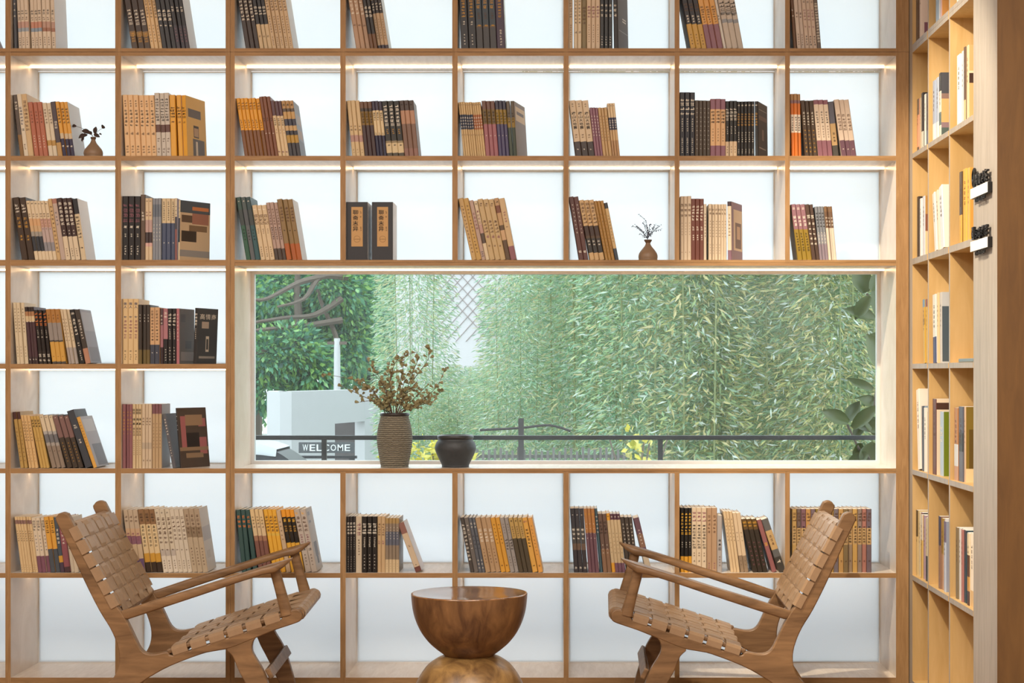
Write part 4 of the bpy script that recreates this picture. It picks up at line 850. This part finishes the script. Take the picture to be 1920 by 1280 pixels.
pot('bud_vase', 'small brown clay bud vase with fine dark blossom sprigs', 'vase', 1215, 486, .05,
    [(.1,0),(16,0),(17.6,3.5),(18,8),(16.5,14),(12,20.5),(7,26.5),(4.6,31),(4.4,34),(3,34),(2.6,30),(.1,24)], clay, [(3,33),(4.6,33.5),(7.4,38),(6.4,39.2),(3.2,36)], clay_d)

def local(px, py, y, ox, oz): return Vector((X(px, y)-ox, 0, Z(py, y)-oz))
rg = random.Random(11)
yv = .10; ox, oz = X(740, yv), Z(rows[5][0])+101/(F/(D+yv))
bq = thing('dried_branches', 'bunch of dried gum-nut branches standing in the ribbed vase', 'dried branches', (ox, yv, oz))
twig = plain('dry_twig', '604c3c', .8, noise=.2, scale=80); podm = plain('dry_pod', '8e8662', .75, noise=.35, scale=90)
def b7(a, b): return Vector((X(590+a/5.12, yv)-ox, 0, Z(640+b/5.12, yv)-oz))
BR = [((110,315),(420,380),(560,470)),((262,440),(440,520),(600,600)),((510,205),(610,330),(690,520)),((715,190),(700,330),(740,520)),((1005,100),(800,180),(730,430)),((1092,55),(1085,180),(930,400)),((1265,245),(1180,430),(1010,580)),((1240,470),(1100,540),(960,620)),((1150,565),(1050,600),(930,640)),((440,580),(580,570),(650,640)),((870,150),(850,280),(800,480)),((1010,140),(950,280),(880,480)),((1000,370),(930,450),(850,560)),((450,440),(560,480),(650,590)),((620,380),(680,450),(720,580)),((900,300),(860,400),(820,560)),((1080,420),(1000,500),(900,600)),((560,300),(650,400),(710,560))]
for k, (e, c1, c2) in enumerate(BR):
    root = b7(700+rg.uniform(0, 130), 690); root.z = -.06; root.x *= .5
    neck = b7(680+150*(e[0]-110)/1150, 690); yy = rg.uniform(-.05, .05)
    pts = [root, neck, b7(*c2), b7(*c1), b7(*e)]
    pts = [Vector((p.x, yy*f, p.z)) for p, f in zip(pts, (0, .2, .5, .8, 1))]
    P = [Vector(p) for p in catmull([tuple(p) for p in pts], 6)]
    m = MB(); m.tube(P, [.0022-.0015*i/len(P) for i in range(len(P))], 5); br = m.build('branch', twig, bq)
    m = MB(); n = len(P)
    for i in range(9, n):
        for q in range(2 if i < n-4 else 1):
            if rg.random() < .28: continue
            p = P[i]+Vector((rg.uniform(-.004, .004), rg.uniform(-.006, .006), rg.uniform(-.004, .004)))
            d = Vector((rg.uniform(-1, 1), rg.uniform(-1, 1), rg.uniform(-.3, 1))).normalized(); tp = p+d*.009; r = rg.uniform(.0042, .0078)
            a = d.orthogonal().normalized(); b = d.cross(a); e1 = tp+d*r*1.6
            ring = lambda c, R: [c+(a*math.cos(s*math.pi/3)+b*math.sin(s*math.pi/3))*R for s in range(6)]
            v = [p]+ring(tp, r*.6)+ring(e1, r)+[tp+d*r*.8]
            f = [(0, 1+(s+1) % 6, 1+s) for s in range(6)]+[(1+s, 1+(s+1) % 6, 7+(s+1) % 6, 7+s) for s in range(6)]+[(7+s, 7+(s+1) % 6, 13) for s in range(6)]
            m.add(v, f)
    if m.v: o = m.build('seed_pod', podm, br); o['kind'] = 'stuff'

dk = plain('dark_dry_leaf', '3a2a22', .7, noise=.3, scale=80)
ox, oz, yv = X(175, .05), Z(rows[2][0])+37/512, .05
def b14(a, b): return Vector((X(130+a/14.22, yv)-ox, 0, Z(210+b/14.22, yv)-oz))
cl = thing('curled_leaf_sprig', 'curled dark leaf sprig in the clay vase on the second shelf', 'dried flowers', (ox, yv, oz))
def blade(p, d, ln, wd, curl, up=Vector((0, -1, 0))):
    d = Vector(d).normalized(); sd = d.cross(up).normalized(); n = sd.cross(d); v = []; f = []
    for i in range(6):
        s = i/5; w_ = wd*math.sin(math.pi*min(.98, .12+.86*s))*.5; c = Vector(p)+d*ln*s+n*curl*math.sin(s*2.4)*ln+Vector((0, 0, -abs(curl)*ln*.5*s*s))
        v += [c-sd*w_+n*w_*.5, c+n*(-w_*.2), c+sd*w_+n*w_*.5]
    for i in range(5):
        for k in (0, 1): f.append((i*3+k, i*3+k+1, i*3+k+4, i*3+k+3))
    return v, f
for (pts, th_) in [([(665,690),(600,620),(520,520),(330,430),(150,370)], .0007), ([(665,690),(690,560),(705,390)], .0007), ([(670,690),(760,520),(900,420)], .0006), ([(650,690),(560,560),(400,640),(270,650)], .0007), ([(680,690),(740,600),(830,590)], .0006)]:
    P = catmull([tuple(b14(*q)) for q in pts], 4); P[0] = (0, 0, -.02)
    m = MB(); m.tube(P, th_, 5); m.build('stem', dk, cl)
for (a, b, dx, dz, ln, wd, cu) in [(190,380,-1,.2,.016,.012,.3),(560,560,-1,.5,.032,.018,.4),(480,610,-1,-.2,.03,.016,.5),(380,650,-.8,-.8,.018,.012,-.5),(690,590,.1,1,.03,.016,.2),(650,600,1,-.2,.022,.014,.4),(860,400,1,.2,.014,.015,.3),(890,440,.4,1,.012,.014,-.3),(800,570,1,-.4,.01,.006,.2),(590,600,-.4,.9,.016,.014,.3),(400,640,-.2,-1,.024,.008,.4)]:
    v, f = blade(b14(a, b), (dx, rg.uniform(-.4, .4), dz), ln, wd, cu); mk('leaf', v, f, dk, cl, smooth=True)
ox, oz = X(1215, .05), Z(rows[3][0])+38/512
def b11(a, b): return Vector((X(1170+a/11.63, yv)-ox, 0, Z(390+b/11.63, yv)-oz))
sg = thing('blossom_sprig', 'airy dark blossom sprigs in the clay vase on the third shelf', 'dried flowers', (ox, yv, oz))
bd = plain('dark_blossom', '3c3c50', .7, noise=.4, scale=150)
for e, c in [((340,160),(480,300)),((420,320),(470,480)),((180,405),(340,440)),((250,380),(400,520)),((340,560),(430,620)),((580,340),(540,480)),((490,380),(500,500)),((680,360),(620,480)),((790,380),(660,480)),((810,470),(640,520)),((640,430),(580,560)),((300,440),(430,560)),((560,480),(530,580))]:
    yy = rg.uniform(-.02, .02)
    pts = [Vector((0, 0, -.03)), b11(515, 680), b11(*c), b11(*e)]; pts = [tuple(Vector((p.x, yy*f, p.z))) for p, f in zip(pts, (0, .2, .6, 1))]
    P = catmull(pts, 5); m = MB(); m.tube(P, [.0006]*len(P), 4); br = m.build('stem', bd, sg)
    m = MB()
    for i in range(7, len(P)):
        for q in range(2):
            if rg.random() < .2: continue
            p = Vector(P[i])+Vector((rg.uniform(-.004, .004), rg.uniform(-.004, .004), rg.uniform(-.004, .004))); r = rg.uniform(.0012, .0026)
            m.add([p+Vector(d)*r for d in ((1, 0, 0), (-1, 0, 0), (0, 1, 0), (0, -1, 0), (0, 0, 1), (0, 0, -1))], [(0, 2, 4), (2, 1, 4), (1, 3, 4), (3, 0, 4), (2, 0, 5), (1, 2, 5), (3, 1, 5), (0, 3, 5)])
    o = m.build('blossom', bd, br); o['kind'] = 'stuff'

# ------------------------------------------------------------------ outdoors, seen through the picture window
GZ = -2.0                                         # the ground lies below the indoor floor
m = MB(); m.box(-60, 40, BACK+.12, 90, GZ-.1, GZ); struct('ground_outside', m, M['ground'])
def leaf_mesh(name, n, fn, ln, wd, cols, seed, droop=.3):
    """n small leaves (rhombus with a keel); fn(rg) gives a point and a preferred direction"""
    rg = random.Random(seed); V = []; Fc = []; C = []
    cols = [lin(c) for c in cols]
    for _ in range(n):
        p, d = fn(rg); d = (Vector(d)+Vector((rg.uniform(-.6, .6), rg.uniform(-.6, .6), rg.uniform(-.6, .3)-droop))).normalized()
        sd = d.cross(Vector((rg.uniform(-1, 1), rg.uniform(-1, 1), rg.uniform(-1, 1)))).normalized()
        l = ln*rg.uniform(.6, 1.25); w_ = wd*rg.uniform(.7, 1.2); b = len(V)
        nn = sd.cross(d)
        V += [tuple(p), tuple(p+d*l*.45+sd*w_*.5), tuple(p+d*l-nn*l*.12), tuple(p+d*l*.45-sd*w_*.5)]
        Fc.append((b, b+1, b+2, b+3)); c = cols[rg.randrange(len(cols))]; k = rg.uniform(.8, 1.15); C.append((c[0]*k, c[1]*k, c[2]*k, 1))
    me = bpy.data.meshes.new(name); me.from_pydata(V, [], Fc); me.materials.append(M['leaf'])
    a = me.attributes.new('Col', 'FLOAT_COLOR', 'FACE'); a.data.foreach_set('color', [x for c in C for x in c]); me.update()
    return me
BAMC = ['aac898', '94b890', 'bcd09c', '84b090', 'd0d4a4', '9cc09c', 'b4d2b8', 'd4ca9c', 'd8e4d8']
BAMW = ['b0bc84', '9cb07c', 'c8c684', '84a078', 'd2c890', 'a0b488', '90ac90', 'dacc9c', 'dce4dc', '7c9870']
def bam_fn(h):
    def fn(rg):
        z = h*(.12+.88*rg.random()**.8); a = rg.uniform(0, 6.283); r = .62*math.sqrt(rg.random())*(1-.35*abs(z/h-.55)); k = rg.randrange(7)
        q = Vector((math.cos(a)*r, math.sin(a)*r, z-.25*r)); return q, (math.cos(a), math.sin(a), -.2)
    return fn
H = 6.2
fol = [leaf_mesh('foliage', 8000 if k < 3 else 5600, bam_fn(H), .10 if k < 3 else .125, .020 if k < 3 else .024, BAMC if k < 3 else BAMW, 40+k, .05) for k in range(5)]
rg = random.Random(21)
spots = []
for row, (y, x0, x1, n) in enumerate([(12.5, .55, 3.4, 6), (14.6, -.9, 4.2, 10), (16.6, -2.1, 4.8, 13), (18.8, -2.55, 5.4, 16), (21.5, -2.95, 6.0, 16)]):
    for k in range(n): spots.append((x0+(x1-x0)*(k+rg.uniform(.15, .85))/n, y+rg.uniform(-.7, .7), row))
cm = MB()
for a in range(3):
    pts = [(.22*math.cos(a*1.3)*(1+.5*z/H), .12*math.sin(a*1.3)*(1+.5*z/H), z) for z in (0, 1.2, 2.4, 3.6, 4.8, 6.0)]; cm.tube(pts, [.011, .011, .010, .009, .007, .004], 6)
culm_o = None
for k, (x, y, row) in enumerate(spots):
    lab = ['yellow-green bamboo clump growing nearest beyond the railing', 'bamboo clump with thick foliage in the second rank of the grove', 'bamboo clump standing in the middle rank of the grove', 'pale bamboo clump in the rank before the last', 'hazy bamboo clump at the back of the grove'][row]
    t = thing('bamboo_clump', lab, 'bamboo', (x, y, GZ), rg.uniform(0, 6.28), 'bamboo grove beyond the railing, rank %d' % (row+1))
    pxk = CX+x*F/(D+y); s = rg.uniform(.95, 1.12)*(.92 if pxk < 790 else .5 if pxk < 935 else .55+.43*(pxk-935)/115 if pxk < 1050 else 1); t.scale = (max(s, .8), max(s, .8), s)
    if culm_o is None: culm_o = cm.build('culm', M['culm'], t)
    else: link('culm', culm_o.data, t)
    f = link('foliage', fol[(3+k % 2) if (x/y > .09) else k % 3], t); f['kind'] = 'stuff'

# dark broadleaf trees behind and to the side of the grove
TRC = ['5c9a76', '70ac7c', '4c8470', '8cc080', '7cb894', '9ccc88', '587e74']
def blob_fn(cs):
    def fn(rg):
        c, r = cs[rg.randrange(len(cs))]; d = Vector((rg.gauss(0, 1), rg.gauss(0, 1), rg.gauss(0, 1))).normalized()
        return Vector(c)+d*r*(.55+.45*rg.random()), d
    return fn
def tree(lab, x, y, h, cs, n, seed, ln=.2, wd=.1, cols=TRC, limbs=()):
    t = thing('broadleaf_tree', lab, 'tree', (x, y, GZ))
    m = MB(); m.tube([(0, 0, 0), (.1, 0, h*.35), (-.05, .1, h*.7), (0, 0, h*.95)], [.2, .16, .1, .04], 8); tr = m.build('trunk', M['bark'], t)
    for L_ in limbs:
        m = MB(); m.tube(catmull(L_, 5), [.1-.07*i/((len(L_)-1)*5+1) for i in range((len(L_)-1)*5+1)], 6); m.build('branch', M['bark'], t)
    f = link('foliage', leaf_mesh('foliage', n, blob_fn(cs), ln, wd, cols, seed), t); f['kind'] = 'stuff'
def wp(px, py, y): return (X(px, y), y, Z(py, y))
TY = 43.0
def tl(px, py, y, tx): y += TY-24; return (X(px, y)-tx, y-TY, Z(py, y)-GZ)
tx = X(560, TY)
limbs = [[tl(640,560,24,tx), tl(590,590,23.5,tx), tl(530,596,23,tx), tl(440,610,22.5,tx)], [tl(640,600,24,tx), tl(560,612,23.2,tx), tl(500,617,22.6,tx), tl(440,624,22.4,tx)], [tl(560,640,24,tx), tl(530,645,23,tx), tl(490,660,22.5,tx), tl(460,672,22.3,tx)], [tl(650,520,24,tx), tl(600,520,23.4,tx), tl(570,560,23,tx), tl(520,575,22.8,tx)], [tl(620,700,24,tx), tl(632,640,24,tx), tl(600,560,24,tx), tl(590,500,24,tx)], [tl(600,520,23.4,tx), tl(560,530,23,tx), tl(500,560,22.7,tx), tl(470,560,22.5,tx)]]
cs = [((X(px, TY)-tx, dy*1.5, Z(py, TY)-GZ), r*1.5) for (px, py, r, dy) in [(500,540,.75,.6),(560,520,.7,.9),(620,530,.7,.5),(520,600,.6,1.0),(600,600,.6,1.2),(560,660,.55,-.6),(510,670,.5,-.8),(590,690,.5,-.4),(500,720,.5,-.6),(640,650,.6,.8),(470,630,.6,.6),(650,570,.6,.8)]]
tree('spreading tree with bare grey limbs behind the pale gate wall', tx, TY, 7.6, cs, 14000, 61, .22, .11, TRC+['9cc870'], limbs)
for k, (px, y, h, n, r) in enumerate([(400, 50, 10, 12000, 3.0), (690, 50, 7.5, 9000, 2.2), (480, 58, 11, 12000, 3.4), (610, 62, 11, 12000, 3.4), (1130, 40, 7, 9000, 2.2), (1330, 36, 8.0, 9000, 2.4), (1580, 34, 8.5, 9000, 2.4)]):
    hh = h
    tree(['tall dark tree beside the spreading tree', 'rounded hazy tree between grove and gate wall', 'big dark tree far behind the spreading tree', 'far broad tree behind the gate wall', 'round pale tree behind the middle of the grove', 'round tree rising behind the sparse grove', 'tall round tree behind the grove by the glossy-leaved plant'][k], X(px, y), y, h,
         [((rg.uniform(-1, 1)*r*.7, rg.uniform(-1, 1)*r*.5, hh*q), r*.62) for q in (.35, .48, .6, .72, .84, .95) for _ in (0, 1)], n, 70+k, .26, .13, TRC if k < 4 else ['6f9a78', '84aa88', '96b894', '7c9c8a'])

for k, (x, y) in enumerate([(-20, 46), (-24, 58), (-31, 50), (-15.5, 66), (-14, 74), (-6, 70), (9, 48), (13, 40)]):
    tree(['leafy tree lining the drive beyond the car', 'tall tree lining the drive', 'wide tree standing apart from the grove', 'distant tree over the drive', 'distant dark tree behind the spreading tree', 'distant tree behind the pale building', 'tall tree past the end of the grove', 'broad tree past the end of the grove'][k], x, y, 10,
         [((rg.uniform(-1, 1)*2.4, rg.uniform(-1, 1)*1.6, 10*q), 2.1) for q in (.3, .42, .55, .68, .8, .93) for _ in (0, 1)], 7000, 90+k, .34, .17)

# pale gate wall, welcome board and car, far down the drive
GY = 33.0
def gp(px, py, dy=0): return (X(px, GY+dy), Z(py, GY+dy))
gw = thing('gate_wall', 'pale rendered gate wall with a dark opening, below the trees', 'building')
x0, x1 = X(500, GY+2), X(525, GY); x2 = X(690, GY+6)
zt = Z(734, GY)
def quadwall(a, b, z0, z1, th, name):
    (ax, ay), (bx, by) = a, b; d = Vector((bx-ax, by-ay, 0)).normalized(); n = Vector((-d.y, d.x, 0))*th
    V = [(ax, ay, z0), (bx, by, z0), (bx+n.x, by+n.y, z0), (ax+n.x, ay+n.y, z0), (ax, ay, z1), (bx, by, z1), (bx+n.x, by+n.y, z1), (ax+n.x, ay+n.y, z1)]
    return mk(name, V, [(0,3,2,1),(4,5,6,7),(0,1,5,4),(1,2,6,5),(2,3,7,6),(3,0,4,7)], M['concrete'], gw)
fA, fB = Vector((x1, GY)), Vector((x2, GY+6))
def along(px):
    # point of the front face seen at this pixel column
    k = (px-CX)/F; d = fB-fA; t_ = (k*(D+fA.y)-fA.x)/(d.x-k*d.y); p = fA+d*t_; return (p.x, p.y)
op0, op1, op2 = along(628), along(684), along(690)
zo = Z(792, GY+4.5)
quadwall((x0, GY+2.2), (x1, GY), GZ, zt, .25, 'side_wall')
quadwall((x1, GY), op0, GZ, zt, .3, 'front_wall')
quadwall(op0, op1, zo, zt, .3, 'lintel'); quadwall(op1, (op2[0]+.25, op2[1]+.3), GZ, zt, .3, 'end_pier')
m = MB(); m.box(op0[0]-1.0, op1[0]-.1, op0[1]+2.4, op0[1]+2.6, GZ, zt-.3); m.build('inner_wall', plain('dim_brick', '6a6464', .9, noise=.3, scale=4), gw)
wb = thing('welcome_board', 'dark board lettered WELCOME in white, on low legs before the gate wall', 'sign', (X(617, 27), 27, GZ))
bx0, bx1 = X(560, 27)-X(617, 27), X(664, 27)-X(617, 27); bz1, bz0 = Z(829, 27)-GZ, Z(849, 27)-GZ
m = MB(); m.box(bx0, bx1, 0, .05, bz0, bz1); m.build('board', plain('board_grey', '55585c', .6), wb)
m = MB(); m.box(bx0, bx1+.05, -.02, .06, bz0-.1, bz0-.05); m.build('bottom_rail', M['black_metal'], wb)
for xx in (bx0+.03, bx1-.02): m = MB(); m.box(xx-.07, xx+.03, 0, .05, 0, bz0-.05); m.build('leg', M['black_metal'], wb)
wl = 'WELCOME'; lw = (bx1-bx0-.12)/7
for i, chh in enumerate(wl):
    v, f = glyph(chh); m = MB(); m.add([(bx0+.06+lw*(i+.5)+p*lw*.8, -.004, (bz0+bz1)/2+q*(bz1-bz0)*.62) for p, q in v], f); m.build('letter', plain('letter_white', 'f0f0f0', .5) if i == 0 else bpy.data.materials['letter_white'], wb)

# parked car: lofted body, glass house, wheels
CYD = 22.0
car = thing('parked_car', 'silver car parked beyond the railing, partly out of view', 'car', (X(505, CYD), CYD, GZ), math.radians(0))
silver = plain('car_silver', 'c8ccd0', .3, .0, .6); cglass = plain('car_glass', '26282c', .35, 0, .3); rub = plain('tyre', '1c1c1e', .8)
def carloft(prof, hw, mat, name, top=None):
    m = MB(); V = []; n = len(prof)
    for (yy, sc_) in ((-hw, .93), (-hw*.9, 1), (hw*.9, 1), (hw, .93)):
        V += [(x*(1 if abs(yy) < hw else .985), yy, z*sc_+(1-sc_)*.5) for x, z in prof]
    f = [tuple(range(n)), tuple(range(4*n-1, 3*n-1, -1))]
    for r_ in range(3): f += [(r_*n+i, (r_+1)*n+i, (r_+1)*n+(i+1) % n, r_*n+(i+1) % n) for i in range(n)]
    m.add(V, f); return autosmooth(m.build(name, mat, car), 35)
hz = Z(829, CYD)-GZ
body = catmull([(-2.2,.35),(-2.25,.7),(-2.15,.95),(-1.4,1.02),(-.2,1.06),(.85,1.0),(1.5,.9),(2.0,.78),(2.1,.5),(2.0,.32),(0,.28)], 3, True)
carloft([(x, z*hz/1.5) for x, z in body], .9, silver, 'body')
house = catmull([(-1.9,.98),(-1.6,1.36),(-1.0,1.48),(-.2,1.5),(.3,1.38),(.85,1.02),(.2,.95),(-1,.95)], 3, True)
carloft([(x, z*hz/1.5) for x, z in house], .72, cglass, 'glass_house')
roof = catmull([(-1.62,1.40),(-1.0,1.5),(-.2,1.52),(.22,1.44),(-.2,1.47),(-1.0,1.46)], 3, True)
carloft([(x, z*hz/1.5) for x, z in roof], .73, silver, 'roof')
for wx in (-1.35, 1.3):
    for wy in (-.86, .86):
        m = MB(); m.tube([(wx, wy-.1, .33), (wx, wy+.1, .33)], .33, 20); wh = m.build('wheel', rub, car)
        m = MB(); m.tube([(wx, wy-.11, .33), (wx, wy+.11, .33)], .2, 16); m.build('hub', silver, wh)

# balcony railing, garden fence, low planting
RY = 1.6
rl = thing('balcony_railing', 'thin black metal railing crossing outside the picture window', 'railing', (0, RY, 0))
zt = Z(816, RY)
m = MB(); m.box(-3.2, 2.4, -.012, .012, zt-.020, zt); m.build('top_rail', M['black_metal'], rl, bevel=.003)
for px in (22, 315, 608, 922, 1238, 1560):
    if px in (922, 1560, 315, 22): continue
    x = X(px, RY); m = MB(); m.box(x-.011, x+.011, -.01, .01, -.4, zt-.018); m.build('post', M['black_metal'], rl)
slab('daylight_blocker_outside', M['black_metal'], -3.4, 2.6, .92, 1.0, -.4, .46)  # unseen blocker, added to dim the daylight on the lower frosted panels
slab('balcony_floor_outside', M['black_metal'], -3.4, 2.6, BACK+.1, RY+.15, -.5, -.4)
FY = 11.0
fn_ = thing('garden_fence', 'weathered grey picket fence at the foot of the bamboo', 'fence', (0, FY, GZ))
wg = plain('weathered_wood', '6e6c68', .9, noise=.25, scale=10)
ptop = Z(836, FY)-GZ
for k in range(26):
    px = 895+k*11; x = X(px, FY); m = MB(); m.box(x-.012, x+.012, -.01, .01, 0, ptop-rg.uniform(0, .05)); m.build('picket', wg, fn_)
for zz in (ptop-.1, ptop-.6): m = MB(); m.box(X(885, FY), X(1180, FY), .01, .03, zz-.015, zz+.015); m.build('fence_rail', wg, fn_)
m = MB(); m.box(X(972, FY), X(982, FY), -.03, .03, 0, Z(784, FY)-GZ); m.build('post', plain('dark_post', '3e3a3a', .9), fn_)
m = MB(); m.tube(catmull([(X(900, FY), 0, Z(806, FY)-GZ), (X(975, FY), -.02, Z(802, FY)-GZ), (X(1030, FY), 0, Z(797, FY)-GZ), (X(1070, FY), 0, Z(808, FY)-GZ)], 4), .012, 5); m.build('top_pole', bpy.data.materials['dark_post'], fn_)
def shrub(lab, px, py, y, r, n, cols, ln=.06, wd=.03, seed=0, h=None):
    t = thing('garden_shrub', lab, 'shrub', (X(px, y), y, GZ)); hz_ = Z(py, y)-GZ
    m = MB()
    for a in range(4): m.tube([(.03*a, .02*a, 0), (rg.uniform(-.15, .15), .05, hz_*.6), (rg.uniform(-.3, .3), 0, hz_)], [.02, .015, .006], 5)
    m.build('stem', M['bark'], t)
    f = link('foliage', leaf_mesh('foliage', n, blob_fn([((rg.uniform(-1, 1)*r, rg.uniform(-.3, .3)*r, hz_-rg.uniform(0, (h or r)*1.2)), r*.5) for _ in range(9)]), ln, wd, cols, seed), t); f['kind'] = 'stuff'
YEL = ['d8cc50', 'e4d868', 'c8c048', 'b8b848', 'e8e080']
shrub('yellow-leaved shrub glowing behind the two pots', 810, 850, 9.0, .30, 900, YEL, .07, .04, 5)
shrub('slim yellow-leaved sapling beside the railing post', 1192, 815, 8.0, .09, 90, YEL, .075, .05, 6, .3)

up_ = thing('utility_pole', 'slim grey utility pole rising above the gate wall', 'pole', (X(632, 41), 41, GZ))
m = MB(); m.tube([(0, 0, 0), (0, 0, Z(634, 41)-GZ)], [.11, .08], 10); m.build('pole', M['concrete'], up_)
m = MB(); m.box(-.25, .25, -.04, .04, Z(640, 41)-GZ-.08, Z(640, 41)-GZ); m.build('cross_arm', M['bark'], up_)

# diamond mesh screen high up behind the grove, with the pale building it hangs on
SY_ = 28.988
bl = thing('pale_building', 'pale plastered building glimpsed above the bamboo', 'building', (X(880, 29), 29, GZ))
m = MB(); m.box(-1.45, 2.0, 0, 3, 0, 8); m.build('wall', plain('pale_plaster', 'd8d4d6', .8), bl)
nt_ = thing('mesh_screen', 'diamond wire screen before the pale building', 'screen', (X(925, SY_), SY_, GZ))
wr = plain('screen_wire', 'a89a98', .6); za, zb_ = Z(640, SY_)-GZ, Z(440, SY_)-GZ
for k in range(-5, 6):
    for sg_ in (-1, 1):
        x = k*.2; hgt = zb_-za; p, q = (x-sg_*hgt*.45, 0, za), (x+sg_*hgt*.45, 0, zb_)
        m = MB(); m.tube([p, q], .008, 4); m.build('wire', wr, nt_)

# glossy big-leaved plant just outside, by the window's corner end
PY = 2.1
bp = thing('magnolia_shrub', 'dark olive big-leaved magnolia close outside the window end', 'shrub', (X(1660, PY), PY, -.4))
mgl = plain('magnolia_leaf', '4c5a28', .3, 0, .6, noise=.2, scale=20)
def pl(px, py, dy=0): return Vector((X(px, PY)-X(1660, PY), dy, Z(py, PY)+.4))
for pts in ([(1690,1000),(1640,900),(1610,840),(1586,790)], [(1700,900),(1670,700),(1655,600),(1625,550)], [(1680,900),(1650,820),(1640,760),(1650,690)]):
    m = MB(); q = [tuple(pl(*p)) for p in pts]; q[0] = (.1, 0, 0); m.tube(catmull(q, 4), .006, 6); m.build('stem', M['bark'], bp)
up = Vector((0, -1, .35))
for (px, py, dx, dz, ln, wd) in [(1625,548,-.35,1,.10,.075),(1632,545,.6,.8,.09,.06),(1645,590,.1,1,.13,.07),(1628,556,-.3,-.5,.09,.05),(1640,598,-1,.35,.11,.05),(1660,700,-.5,1,.16,.085),(1640,730,-1,.55,.10,.035),(1648,762,-1,.45,.08,.045),(1588,792,-1,.55,.10,.055),(1590,790,.6,1,.09,.05),(1597,802,.8,.75,.12,.05),(1612,800,1,-.1,.11,.05),(1606,820,.5,1,.08,.04),(1640,830,-.4,-.9,.10,.075),(1612,830,-.1,-1,.08,.045),(1625,850,-.8,-.5,.09,.05),(1665,640,-.9,.3,.08,.05),(1660,820,-.8,.8,.12,.06)]:
    v, f = blade(pl(px, py, rg.uniform(-.06, .06)), (dx, rg.uniform(-.3, .3), dz), ln*1.4, wd*1.35, rg.uniform(-.15, .15), up); mk('leaf', v, f, mgl, bp, smooth=True)
